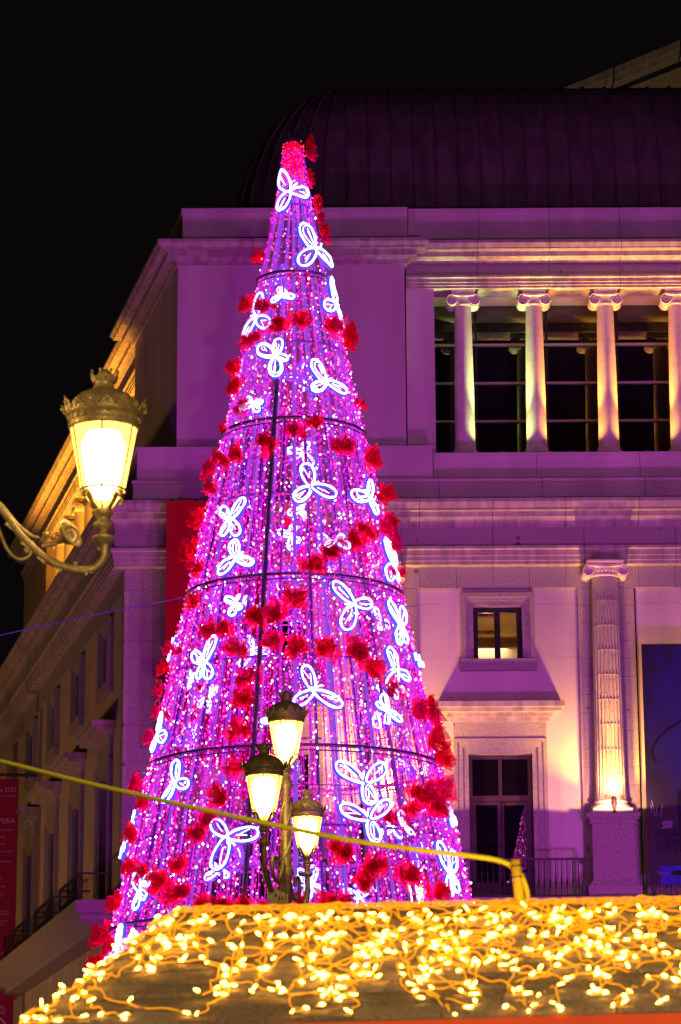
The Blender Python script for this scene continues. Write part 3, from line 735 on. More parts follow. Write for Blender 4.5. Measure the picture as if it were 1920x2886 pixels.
for (s, px, py, h) in (('Temporada 2122',47,2231,12),('2021 - 27 JUL 2022',46,2246,4.5),('ÓPERA',43,2320,15),('LA CENERENTOLA',38,2342,5.5),('PARTENOIRE',16,2361,5.5),('LE SUBLIME',14,2381,5.5),
        ('EL OCASO DE LOS',36,2402,5.5),('CARTAS',30,2431,5.5),('NA',5,2470,5.5),('ORO',6,2480,5.5),('FUTURO',16,2501,5.5),('LAS',9,2519,5.5),('BANC',8,2528,5.5),
        ('DE ARCO',27,2571,5.5),('HOGUERA',27,2579,5.5),('NACIMIENTO',22,2599,5.5),('SOL',12,2608,5.5),('VIOLIN',4,2668,5.5),('LOS MECENAS',35,2690,5.5),('TEATRO REAL',31,2793,8),('MADRID',31,2800,3.5)):
    letters(s, px, py, h)
for j in range(4):
    letters('ARCO', 24, 2742+j*8, 5)
b = MB()    # crown mark and round initial at the foot
pc = at(4, 2848, BY-0.11)
def M2(x, y): return (pc.x+x*sB, pc.y, pc.z+y*sB)
b.tube([M2(-12,-8),M2(12,-8)], 0.9*sB, 4); b.tube([M2(-12,-4),M2(12,-4)], 0.7*sB, 4)
for x in (-10,-5,0,5,10): b.tube([M2(x*0.9,-4), M2(x*1.05,2), M2(x*0.7,8), M2(0,10)], 0.6*sB, 4)
b.tube([M2(0,9),M2(0,15)], 0.7*sB, 4); b.tube([M2(-2,13),M2(2,13)], 0.7*sB, 4)
b.tube([M2(-16+34*cos(a)*0.9, -52+34*sin(a)) for a in [radians(-60+10*i) for i in range(25)]], 3.0*sB, 5)
b.build('crown_mark', M['print_pink'], t)

# dark blue poster at the right
t = thing('stage_poster', 'large dark blue printed poster hanging over the balcony at the right edge', 'poster', F.w(U(2040), 1.08, z_floor))
def mk_poster():
    m, N, L, P = nodes('poster_print'); P.inputs['Roughness'].default_value = 0.55
    tc = N.new('ShaderNodeTexCoord'); mp = N.new('ShaderNodeMapping'); L.new(tc.outputs['Generated'], mp.inputs[0])
    gr = N.new('ShaderNodeTexGradient'); gr.gradient_type = 'SPHERICAL'
    mp.inputs['Location'].default_value = (-0.75, 0, -1.45); mp.inputs['Scale'].default_value = (1.5, 0.0, 2.0)
    L.new(mp.outputs[0], gr.inputs[0])
    nz = N.new('ShaderNodeTexNoise'); nz.inputs['Scale'].default_value = 2.2; nz.inputs['Detail'].default_value = 5; L.new(tc.outputs['Object'], nz.inputs[0])
    ad = N.new('ShaderNodeMath'); ad.operation = 'MULTIPLY_ADD'; L.new(gr.outputs['Fac'], ad.inputs[0]); ad.inputs[1].default_value = 1.1; L.new(nz.outputs[0], ad.inputs[2])
    rp = N.new('ShaderNodeValToRGB'); e = rp.color_ramp.elements
    e[0].position = 0.38; e[0].color = (0.002,0.0015,0.008,1); e[1].position = 1.25; e[1].color = (0.003,0.008,0.13,1)
    k = rp.color_ramp.elements.new(0.62); k.color = (0.002,0.002,0.014,1)
    L.new(ad.outputs[0], rp.inputs[0]); L.new(rp.outputs[0], P.inputs['Base Color']); return m
M['poster'] = mk_poster()
def flat(name, c): return surf(name, c, tuple(v*1.3 for v in c), 6, 0.6)
M['p_dark'] = flat('print_black', (0.002,0.0015,0.006)); M['p_violet'] = flat('print_violet', (0.013,0.008,0.032)); M['p_blue'] = flat('print_blue', (0.02,0.04,0.38)); M['p_pale'] = flat('print_pale', (0.16,0.13,0.20)); M['p_mid'] = flat('print_slate', (0.005,0.0045,0.022))
q0u, q1u = U(1817,1.08,2100), U(2255,1.08,2100); zt, zb = Z(1815,1.08,1870), Z(2494,1.08,1870)
b = MB(); b.fbox(F, q0u, q1u, 1.05, 1.08, zb, zt); b.build('print', M['poster'], t)
PN = [1.082]
def pr(name, pts, mat):
    PN[0] += 0.0012
    vs = [F.w(U(x, PN[0], 2100), PN[0], Z(y, PN[0], 1870)) for x, y in pts]
    b = MB(); b.add(vs, [tuple(range(len(vs)))]); b.build(name, mat, t)
def prt(name, pts, wpx, mat):
    PN[0] += 0.0012
    L_, R_ = [], []
    for i, (x, y) in enumerate(pts):
        x0, y0 = pts[max(0,i-1)]; x1, y1 = pts[min(len(pts)-1,i+1)]; d = math.hypot(x1-x0, y1-y0) or 1
        nx, ny = -(y1-y0)/d*wpx/2, (x1-x0)/d*wpx/2
        L_.append((x+nx, y+ny)); R_.append((x-nx, y-ny))
    b = MB(); vs = [F.w(U(x,PN[0],2100), PN[0], Z(y,PN[0],1870)) for x, y in L_+R_]; n = len(pts)
    b.add(vs, [(i, i+1, n+i+1, n+i) for i in range(n-1)]); b.build(name, mat, t)
prt('printed_shape', [(1990,1995),(1925,2030),(1885,2055),(1855,2080),(1840,2105),(1838,2130),(1848,2150)], 7, M['p_dark'])
pr('printed_shape', [(1905,2230),(1990,2215),(1990,2420),(1905,2400)], M['p_dark'])
pr('printed_panel', [(1914,2265),(2000,2262),(2000,2415),(1914,2415)], M['p_blue'])
for i, (a, c) in enumerate(((1861,1888),(1859,1889),(1862,1887),(1858,1890))):
    pr('printed_book', [(a,2313+i*6),(c,2314+i*6),(c,2318.5+i*6),(a,2317.5+i*6)], M['p_pale'])
pr('printed_box', [(1843,2336),(1902,2332),(1900,2400),(1845,2402)], M['p_violet'])
prt('printed_handle', [(1893,2372),(1908,2368),(1908,2358),(1895,2352),(1880,2354),(1871,2364),(1872,2380),(1880,2382)], 6, M['p_dark'])
prt('printed_stick', [(1893,2372),(1895,2420)], 5, M['p_mid'])
for (x0,y0,x1,y1) in ((1832,2255,1840,2300),(1832,2290,1829,2268),(1862,2270,1855,2300),(1845,2275,1846,2300),(1830,2305,1860,2430)):
    prt('printed_line', [(x0,y0),(x1,y1)], 2.2, M['p_pale'] if y1 < 2320 else M['p_violet'])
pr('printed_panel', [(1850,2440),(2050,2440),(2050,2493),(1850,2493)], M['p_blue'])
pr('printed_shape', [(1880,2458),(1895,2453),(1930,2452),(1930,2470),(1893,2467),(1882,2464)], M['p_dark'])
PN[0] += 0.002
me = text_mesh('LEYMORCA', 0.10, M['p_dark']); link('lettering', me, t, mat=WINV[t.name] @ Matrix.Translation(F.w(U(1903,PN[0],2100), PN[0], Z(2352,PN[0],1870))) @ Matrix.Rotation(radians(90),4,'X'))
me = text_mesh('Rolex', 0.13, M['p_pale']); link('lettering', me, t, mat=WINV[t.name] @ Matrix.Translation(F.w(U(1877,PN[0],2100), PN[0], Z(2465,PN[0],1870))) @ Matrix.Rotation(radians(90),4,'X'))

# ------------------------------------------------------------------ light tree
YT = 50.0
rings = [(796, 98), (1231, 197), (1684, 305), (2167, 407), (2627, 515)]
ax_top, ax_bot = at(843, 410, YT), at(822, 2627, YT)
AX = (ax_top.x+ax_bot.x)/2 - 0.02
RZ = []
for py, hw_ in rings:
    p = at(835, py, YT); RZ.append((p.z, hw_/ppm(YT, p.z)))
zt_top = at(843, 405, YT).z
sR = (RZ[0][1]-RZ[-1][1])/(RZ[0][0]-RZ[-1][0])
def R(z): return max(0.17, RZ[-1][1] + sR*(z-RZ[-1][0]))
def cone(th, z, off=0.0):
    r = R(z)+off; return Vector((AX+r*sin(th), YT-r*cos(th), z))
def on_cone(px, py, off=0.0, back=False):
    th = 0.0; z = at(px, py, YT).z
    for _ in range(8):
        yy = YT - (R(z)+off)*cos(th); p = at(px, py, yy); z = p.z
        s_ = max(-0.985, min(0.985, (p.x-AX)/(R(z)+off))); th = math.asin(s_)
        if back: th = pi - th
    return th, z
TREE = thing('light_tree', 'tall cone-shaped tree of pink and violet lights with glowing butterflies and red tulle flowers', 'christmas tree', (AX, YT, 0))
rt = random.Random(11)
# steel rings, main and light ones
def ring_pts(z, off, n=72): return [cone(2*pi*i/n, z, off) for i in range(n)]
for (z, r) in RZ + [(RZ[-1][0]-2.85, 0)]:
    b = MB(); b.tube(ring_pts(z, 0.03), 0.032, 6, closed=True); b.tube(ring_pts(z-0.09, 0.03), 0.014, 5, closed=True); b.build('ring', M['ring'], TREE, smooth=True)
allz = [zt_top] + [z for z, _ in RZ] + [RZ[-1][0]-2.85]
for i in range(len(allz)-1):
    z0, z1 = allz[i+1], allz[i]
    for f in (0.27, 0.52, 0.76):
        z = z0+(z1-z0)*f
        b = MB(); b.tube(ring_pts(z, -0.02, 48), 0.022 if f == 0.52 else 0.009, 4, closed=True); b.build('thin_ring', M['rod'] if f == 0.52 else M['ring'], TREE)
# acrylic rods / light tubes up the cone
nrod = 44
for i in range(nrod):
    th = 2*pi*(i+0.3*rt.random())/nrod
    lev = 1 if i % 4 == 0 else (2 if i % 2 == 0 else 3)
    ztop = [0, zt_top-0.5, RZ[0][0], RZ[1][0]][lev] - rt.random()*0.3
    m = M['led_tube'] if i % 2 == 0 else M['rod']
    b = MB(); r_ = rt.uniform(0.020, 0.032); b.tube([cone(th, 0.3, -0.03), cone(th, ztop, -0.03)], r_, 4); b.build('frame_rod', m, TREE)
# dark trunk pole on the surface
b = MB(); b.tube([cone(-0.25, 0.2, 0.04), cone(-0.25, RZ[1][0]+1.2, 0.04)], 0.045, 6); b.build('cable_pole', M['ring'], TREE)
# strings with bulbs
ns = 150
for i in range(ns):
    th = 2*pi*(i+0.6*(rt.random()-0.5))/ns
    k = i % 8
    ztop = zt_top-0.15 if k == 0 else (RZ[0][0]+0.2*rt.random() if k in (4,) else (RZ[1][0]+1.1+0.3*rt.random() if k in (2,6) else RZ[1][0]-1.6+0.4*rt.random()))
    dth = rt.uniform(-0.02, 0.02)
    zs = [0.35 + (ztop-0.35)*j/14 for j in range(15)]
    ph = rt.random()*6
    pf = lambda z: cone(th+dth*sin(z*0.9+ph), z, 0.02*sin(z*2.1+ph))
    b = MB(); b.tube([pf(z) for z in zs], 0.0065, 4); st_ = b.build('light_string', M[rt.choice(['wire_magenta','wire_magenta','wire_magenta','wire_violet','wire_red'])], TREE)
    b = MB(); z = 0.4+rt.random()*0.1
    while z < ztop:
        p = pf(z) + Vector((rt.uniform(-0.05,0.05), rt.uniform(-0.05,0.05), 0))
        u_ = rt.random(); top = z > zt_top-0.75
        b.mi = 1 if (top or u_ < 0.30) else (0 if u_ < 0.64 else (3 if u_ < 0.84 else (4 if u_ < 0.91 else 2)))
        b.octa(p, rt.choice((0.011, 0.014, 0.018, 0.022))); z += rt.choice((0.04, 0.06, 0.09, 0.13)) * (1.0 if R(z) > 0.7 else 1.5)
    o = b.build('bulbs', [M['led_magenta'], M['led_red'], M['led_white'], M['led_pink'], M['led_violet']], st_); o['kind'] = 'stuff'; o.matrix_parent_inverse = WINV[TREE.name]; o.matrix_parent_inverse = Matrix.Identity(4); o.location = (0,0,0)
# red cap and spike
b = MB(); b.lathe([(0.17,-0.75),(0.175,-0.3),(0.15,-0.05),(0.06,0.03),(0.005,0.05)], 16, (AX, YT, zt_top)); cap = b.build('red_cap', M['tulle'], TREE, smooth=True)
b = MB(); 
for _ in range(110):
    a = rt.uniform(0, 2*pi); zz_ = rt.uniform(-0.75, 0.0); b.octa((AX+0.19*sin(a), YT-0.19*cos(a), zt_top+zz_), 0.014)
o = b.build('cap_bulbs', M['led_red'], TREE); o['kind'] = 'stuff'
b = MB(); b.tube([(AX-0.03,YT,zt_top), (AX-0.09,YT,zt_top+0.22)], 0.018, 5); b.build('spike', M['ring'], TREE)

# tulle flowers: crumpled petals
def flower_mesh(seed, mat):
    r_ = random.Random(seed); b = MB()
    for k in range(8):
        a = 2*pi*k/8*1.0 + r_.uniform(-0.5,0.5); el = r_.uniform(-0.15, 0.9) if k % 2 else r_.uniform(0.4, 1.3)
        L_ = r_.uniform(0.17, 0.28); w_ = r_.uniform(0.13, 0.20)
        d = Vector((cos(a)*cos(el), sin(a)*cos(el), sin(el))); s_ = d.cross(Vector((0,0,1))).normalized(); up = s_.cross(d)
        vs = []; ph = r_.uniform(0, 6)
        for j in range(5):
            t_ = j/4
            for i in range(-2, 3):
                ww = w_*0.5*(0.15+1.35*t_-0.5*t_*t_)
                vs.append(d*L_*(t_+r_.uniform(-0.05,0.05)*t_-0.05*abs(i)*t_) + s_*ww*i + up*(0.028*sin(i*1.9+ph)*t_ + 0.018*(i*i)*t_ + r_.uniform(-0.022,0.022)*t_ + 0.05*t_*t_))
        b.add(vs, [(5*j+i, 5*j+i+1, 5*j+i+6, 5*j+i+5) for j in range(4) for i in range(4)])
    return b.mesh('flower', mat, True)
FM = [flower_mesh(i, M['tulle'] if i % 3 else M['tulle2']) for i in range(6)]
FL = [(733,330,24),(736,355,24),(742,410,20),(757,470,22),(762,500,20),(768,530,22),(778,550,18),(575,705,20),(614,710,15),(640,750,20),(693,742,22),(765,755,22),(800,770,24),(806,795,18),
 (580,790,18),(548,848,22),(545,890,20),(570,940,16),(838,935,12),(728,980,18),(680,998,18),(620,1025,22),(790,1030,24),(548,1045,20),(515,1060,20),(490,1085,22),(845,1055,22),(487,1120,18),(865,1065,14),
 (890,1140,22),(462,1200,22),(895,1200,18),(880,1220,20),(845,1225,20),(810,1245,22),(775,1262,20),(755,1275,18),(725,1305,20),(900,1240,18),(443,1270,24),(435,1285,18),(460,1310,18),(908,1255,14),(922,1320,14),
 (450,1390,20),(688,1382,22),(592,1430,22),(635,1425,24),(520,1455,18),(490,1450,20),(543,1500,20),(626,1485,22),(690,1492,24),(745,1495,24),(810,1505,26),(850,1545,24),(395,1495,18),(380,1540,18),(905,1590,22),(575,1560,22),(568,1615,24),(370,1590,18),(985,1620,18),(550,1685,22),(955,1645,22),(990,1650,24),(995,1700,28),(1015,1750,26),(362,1640,16),(350,1700,16),
 (550,1770,22),(505,1835,22),(320,1810,22),(975,1830,28),(1012,1820,28),(1000,1850,28),(335,1850,16),(945,1865,16),(915,1890,20),(310,1920,22),(485,1890,18),(450,1925,20),(330,2010,20),(420,1990,20),(372,2030,26),(408,2058,26),(305,2000,18),(780,1960,22),(855,1995,24),(835,2035,24),(930,2020,26),(1005,2060,24),(272,2080,24),(690,2085,20),(740,2085,22),(785,2080,22),(610,2097,20),(560,2092,20),(510,2088,20),(470,2085,18),(240,2160,24),(262,2185,20),(212,2222,20)]
rf = random.Random(3)
def place_flower(th, z, s):
    n = Vector((sin(th), -cos(th), 0.22)).normalized(); tx = Vector((cos(th), sin(th), 0)); ty = n.cross(tx)
    m = Matrix((tx, ty, n)).transposed().to_4x4()
    m = Matrix.Translation(cone(th, z, 0.06)) @ m @ Matrix.Rotation(rf.uniform(0, 6.28), 4, 'Z') @ Matrix.Diagonal((s, s, s*rf.uniform(0.8,1.1), 1))
    link('flower', FM[rf.randrange(6)], TREE, mat=WINV[TREE.name] @ m)
for (x, y, s) in FL:
    th, z = on_cone(x*1.22449, y*1.22449, 0.1); place_flower(th, z, s*1.22449/165*(1.7 if y > 600 else 1.2)/0.27)
    for _ in range(2 if rf.random() < 0.5 else 1):
        th, z = on_cone((x+rf.uniform(-24,24))*1.22449, (y+rf.uniform(-12,12))*1.22449, 0.1); place_flower(th, z, s*1.22449/165*rf.uniform(0.8,1.25)*(1 if y > 600 else 0.7)/0.27)
for k in range(34):    # the garland goes on round the back
    z = 2.5 + (zt_top-4)*k/34; place_flower(pi + rf.uniform(-1.35, 1.35), z + rf.uniform(-0.3,0.3), rf.uniform(0.7, 1.1))

# butterflies of white light
def leaf(ang, L_, wd, n=14):
    pts = []
    for i in range(n):
        t_ = 2*pi*i/n; x = (1-cos(t_))/2; y = sin(t_)*wd*(0.55+0.45*x)
        pts.append((x*L_*cos(ang)-y*L_*sin(ang), x*L_*sin(ang)+y*L_*cos(ang)))
    return pts
def butterfly(th, z, size, rot, flip=1, kind=0, off=0.10):
    n = Vector((sin(th), -cos(th), 0.2)).normalized(); tx = Vector((cos(th), sin(th), 0)); ty = n.cross(tx)
    if ty.z < 0: ty = -ty
    c0 = cone(th, z, off)
    def W(x, y):
        x *= flip; xr, yr = x*cos(rot)-y*sin(rot), x*sin(rot)+y*cos(rot)
        q = c0 + tx*xr*size + ty*yr*size
        # wrap on the cone
        dz = Vector((q.x-AX, q.y-YT, 0)); rr = R(q.z)+off-0.01
        return Vector((AX+dz.x/dz.length*rr, YT+dz.y/dz.length*rr, q.z)) if dz.length > 1e-3 else q
    lr = 0.020; jr = random.Random(int(z*1000)+int(size*500))
    b = MB(); b.tube([W(-0.04,-0.06), W(0.03,0.07), W(0.16,0.16), W(0.30,0.21)], lr*0.8, 5); b.tube([W(0.0,0.02), W(0.05,0.2), W(0.16,0.32)], lr*0.6, 5); body = b.build('butterfly', M['neon'], TREE)
    wings = [(104, 1.0, 0.30), (222, 0.82, 0.34), (342, 1.0, 0.27)]
    if kind == 1: wings = [(60, 0.9, 0.3), (130, 1.0, 0.28), (250, 0.9, 0.3), (310, 0.6, 0.35)]
    for (a, L_, wd) in wings:
        a = radians(a+jr.uniform(-11,11)); L_ *= jr.uniform(0.85,1.12); wd *= jr.uniform(0.85,1.15)
        b = MB(); lf = [W(x, y) for x, y in leaf(a, L_, wd, 18)]
        b.tube([q_+n*jr.uniform(-0.008,0.008) for q_ in lf], [lr*jr.uniform(0.8,1.25) for _ in lf], 5, closed=True)
        if jr.random() < 0.2:
            off = 0.16; b.tube([W(x*0.74+off*0.74*cos(a), y*0.74+off*0.74*sin(a)) for x, y in leaf(a, L_, wd, 14)], lr*0.5, 4, closed=True)
        for v_ in range(2): 
            f0, f1 = jr.uniform(0.2,0.5), jr.uniform(0.6,0.95); da = jr.uniform(-0.22,0.22)
            b.tube([W(L_*f0*cos(a), L_*f0*sin(a)), W(L_*f1*cos(a+da), L_*f1*sin(a+da))], lr*0.4, 4)
        b.mi = 1; b.tube([q_-n*0.05 for q_ in lf], lr*1.9, 6, closed=True)  # wider blue tube behind the outline, added as its halo
        o = b.build('wing', [M['neon'], M['halo_blue']], body); o.matrix_parent_inverse = Matrix.Identity(4)
BF = [(668,440,62,15,1,0),(722,575,62,-8,1,0),(772,700,62,-25,1,0),(590,732,58,10,-1,0),(637,820,46,25,1,1),(748,880,48,0,1,0),(716,1120,50,0,1,0),(530,1195,52,10,-1,1),(545,1285,46,5,1,0),(850,1145,46,-10,-1,0),
 (905,1300,56,-20,1,1),(815,1390,54,150,1,0),(922,1440,52,-15,1,1),(915,1545,52,35,-1,0),(470,1525,50,20,-1,1),(722,1590,52,0,1,0),(364,1690,48,5,1,0),(405,1800,44,30,-1,0),(840,1800,54,55,1,0),(850,1885,52,55,1,0),(524,1925,56,170,-1,0),(1036,2010,56,-12,1,1),(330,2050,40,10,1,1),(272,2180,40,0,1,0),(385,1500,24,0,1,0),(305,1895,26,0,1,0),(290,1950,26,0,1,0),(1040,1880,26,0,1,0),(960,1525,18,0,1,0)]
for (x, y, s, ro, fl, kd) in BF:
    th, z = on_cone(x*1.22449, y*1.22449, 0.08); butterfly(th, z, s*1.22449/165*1.28, radians(ro), fl, kd)
for (x, y, s, ro) in ((605,940,40,0),(700,1045,46,120),(670,1230,44,20),(578,1495,46,60),(870,1650,48,10),(475,1600,40,10),(715,2030,50,10),(825,2070,50,0),(560,1980,40,90),(640,1330,46,40),(760,1290,46,70),(500,1380,44,20),(620,1780,50,30),(700,1880,50,110),(440,1700,46,0),(930,1760,48,20),(690,860,42,10),(650,640,36,0),(940,1960,46,60)):
    th, z = on_cone(x*1.22449, y*1.22449, 0.0, back=True); butterfly(th, z, s*1.22449/165, radians(ro), 1, 0)
for (x, y, s, ro, kd) in ((602,938,30,60,1),(698,1040,38,200,0),(672,1235,36,20,1),(690,1175,26,90,0),(580,1495,38,250,0),(868,1640,42,200,1),(885,1595,24,30,0),(478,1605,34,140,1),(715,2035,40,10,1),(828,2065,40,60,0),(655,690,24,0,0),(760,1250,30,80,1),(440,1560,30,30,0),(560,1395,28,10,1),(905,1905,34,100,0),(640,1665,30,50,1),(880,1430,30,20,0),(500,2005,30,80,1)):
    th, z = on_cone(x*1.22449, y*1.22449, -0.12); butterfly(th, z, s*1.22449/165*1.1, radians(ro), 1, kd, -0.12)   # motifs hung inside the curtain
# light of the thousands of bulbs, gathered along the axis
for k in range(9):
    z = 1.5 + (zt_top-2.5)*k/8
    lamp('tree_glow', 'POINT', (AX, YT, z), 110+120*R(z)**1.4, (1.0, 0.02, 0.26) if k % 2 else (0.85, 0.03, 0.6), None, 0.15)
# guy wire from the tree
b = MB(); b.tube([cone(-1.5, RZ[2][0]), at(300, 1725, YT-0.5), at(0, 1790, YT-1), at(-400, 1890, YT-2)], 0.012, 5); w_ = b.build('guy_wire', M['rod']); tag(w_, 'thin bluish guy wire running from the light tree to the left edge', 'wire')

# ------------------------------------------------------------------ street lamps
def lantern(parent, loc, s=1.0, rot=0.0):
    """lantern with its foot at loc; total height about 0.95"""
    mat = Matrix.Translation(loc) @ Matrix.Rotation(rot, 4, 'Z') @ Matrix.Diagonal((s, s, s, 1))
    def put(b, name, m, par=None, smooth=True):
        o = link(name, b.mesh(name, m, smooth), par or parent)
        o.matrix_parent_inverse = Matrix.Identity(4)
        if par is None: o.matrix_local = mat
        return o
    b = MB(); b.lathe([(0.055,0.13),(0.125,0.225),(0.128,0.23),(0.195,0.60),(0.19,0.61),(0.02,0.61)], 24); gl_ = put(b, 'lantern_glass', M['lantern'])
    b = MB(); b.lathe([(0.005,0.17),(0.06,0.19),(0.09,0.26),(0.12,0.42),(0.13,0.50),(0.10,0.575),(0.01,0.60)], 16); put(b, 'burner', M['burner'])
    b = MB(); b.lathe([(0.0,0.0),(0.05,0.0),(0.055,0.03),(0.03,0.05),(0.045,0.075),(0.065,0.09),(0.06,0.11),(0.05,0.13)], 16); put(b, 'lantern_foot', M['bronze'])
    b = MB(); b.tube([(0.131*cos(a), 0.131*sin(a), 0.23) for a in [2*pi*i/24 for i in range(24)]], 0.008, 5, closed=True); put(b, 'lantern_ring', M['bronze'])
    for k in range(6):
        a = 2*pi*k/6
        b = MB(); b.tube([(0.056*cos(a),0.056*sin(a),0.12),(0.130*cos(a),0.130*sin(a),0.23),(0.199*cos(a),0.199*sin(a),0.605)], 0.0065, 5); put(b, 'glazing_bar', M['bronze'])
    for k in range(4):
        a = 2*pi*k/4+0.3
        pf = [(0.05,0.115),(0.085,0.15),(0.10,0.185),(0.125,0.205),(0.15,0.195),(0.15,0.175),(0.135,0.172)]
        b = MB(); b.tube([(r*cos(a), r*sin(a), z) for r, z in pf], [0.013,0.014,0.017,0.02,0.018,0.014,0.008], 6); put(b, 'scroll_bracket', M['bronze'])
    b = MB(); b.lathe([(0.19,0.595),(0.205,0.60),(0.21,0.625),(0.205,0.635),(0.208,0.665),(0.222,0.67),(0.23,0.69),(0.232,0.705),(0.21,0.71),(0.205,0.73),(0.19,0.765),(0.15,0.805),(0.10,0.83),(0.07,0.84),(0.058,0.855),(0.055,0.885),(0.06,0.89),(0.062,0.90),(0.0,0.90)], 28); hd = put(b, 'lantern_hood', M['bronze'])
    # dentils
    for k in range(28):
        a = 2*pi*k/28; b = MB(); b.box(0.204,0.214,-0.008,0.008,0.638,0.662); b.v = [(x*cos(a)-y*sin(a), x*sin(a)+y*cos(a), z) for x, y, z in b.v]; put(b, 'dentil', M['bronze'], hd, False)
    # coronet leaves
    for k in range(16):
        a = 2*pi*k/16; big = k % 2 == 0; h = 0.075 if big else 0.05; w_ = 0.036
        b = MB(); o_ = [(-w_,0.0),(w_,0.0),(w_*1.15,h*0.3),(w_*0.7,h*0.45),(w_*0.8,h*0.62),(w_*0.3,h*0.72),(0,h),(-w_*0.3,h*0.72),(-w_*0.8,h*0.62),(-w_*0.7,h*0.45),(-w_*1.15,h*0.3)]
        pts = [(0.226+0.35*z_-0.004*(abs(x)/w_), x, 0.692+z_) for x, z_ in o_]
        b.poly(pts, (0.012,0,0)); b.ball((0.236+0.3*h*0.5,0,0.692+h*0.45), 0.014, n=6, m=4)
        b.v = [(x*cos(a)-y*sin(a), x*sin(a)+y*cos(a), z) for x, y, z in b.v]; put(b, 'coronet_leaf', M['bronze'], hd, False)
    for k in range(8):
        a = 2*pi*k/8
        b = MB(); h = 0.055; w_ = 0.022
        pts = [(0.058+0.35*z_, x, 0.885+z_) for x, z_ in [(-w_,0),(w_,0),(w_*1.2,h*0.5),(w_*0.4,h*0.6),(0,h),(-w_*0.4,h*0.6),(-w_*1.2,h*0.5)]]
        b.poly(pts, (0.01,0,0)); b.ball((0.082,0,0.945), 0.01, n=6, m=4)
        b.v = [(x*cos(a)-y*sin(a), x*sin(a)+y*cos(a), z) for x, y, z in b.v]; put(b, 'crown_point', M['bronze'], hd, False)
    b = MB(); b.ball((0,0,0.925), 0.045, n=10, m=6); put(b, 'crown_ball', M['bronze'], hd)
def cr(pts, n=6):   # smooth curve through points
    P = [Vector(p) for p in pts]; out = []
    for i in range(len(P)-1):
        p0, p1, p2, p3 = P[max(0,i-1)], P[i], P[i+1], P[min(len(P)-1,i+2)]
        for k in range(n):
            t_ = k/n; out.append(0.5*((2*p1)+(p2-p0)*t_+(2*p0-5*p1+4*p2-p3)*t_*t_+(3*p1-p0-3*p2+p3)*t_**3))
    out.append(P[-1]); return out
def post(t, top, lower_h=0.0):
    """fluted iron post in local coordinates, foot at origin, up to top"""
    b = MB(); b.lathe([(0.26,0),(0.26,0.12),(0.20,0.2),(0.19,0.7),(0.22,0.75),(0.13,0.95),(0.11,1.1),(0.10,1.3),(0.075,2.4),(0.065,top-1.2),(0.085,top-1.18),(0.085,top-1.12),(0.06,top-1.08),(0.05,top-0.25),(0.07,top-0.22),(0.07,top-0.16),(0.045,top-0.12),(0.05,top-0.02),(0.0,top)], 16); p_ = b.build('post', M['bronze'], t, smooth=True, local=True)
    for s_ in range(3):   # twisted ribs on the upper shaft
        b = MB(); b.tube([(0.058*cos(5*k/20+s_*2.09), 0.058*sin(5*k/20+s_*2.09), top-1.05+0.75*k/20) for k in range(21)], 0.012, 5); b.build('twist_rib', M['bronze'], t, local=True)
# left foreground lamp: lantern on a scrolled arm, post just outside the frame
YL = 15.4; sl_ = 1/ppm(YL, 5.8)
base = at(-330, 1443, YL); T = thing('street_lamp', 'large ornate crowned street lamp on a scrolled arm at the left edge', 'street lamp', (base.x, YL, 0), 0, 'crowned street lamps')
def LP(px, py, dy=0): p = at(px, py, YL+dy); return (p.x-base.x, p.y-YL, p.z)
foot = LP(292, 1455)
post(T, LP(-330, 1330)[2])
arm = cr([LP(-325,1345), LP(-230,1330), LP(-100,1370), LP(0,1434), LP(64,1514), LP(140,1580), LP(217,1606), LP(262,1602), LP(290,1575), LP(297,1534)], 6)
b = MB(); b.tube(arm, [0.012+0.011*min(1, i/24) for i in range(len(arm))], 8); b.build('arm', M['bronze'], T, smooth=True, local=True)
b = MB(); ar_ = cr([LP(-40,1395), LP(0,1424), LP(45,1476), LP(85,1508), LP(112,1516)], 6); b.tube(ar_, [0.020-0.012*i/len(ar_) for i in range(len(ar_))], 7); b.build('arm_strap', M['bronze'], T, smooth=True, local=True)
b = MB(); p = LP(130,1507); b.ball(p, 0.020, n=10, m=6); b.build('bead', M['bronze'], T, smooth=True, local=True)
b = MB(); p = LP(150,1515); b.ball(p, 0.016, n=10, m=6); b.build('bead', M['bronze'], T, smooth=True, local=True)
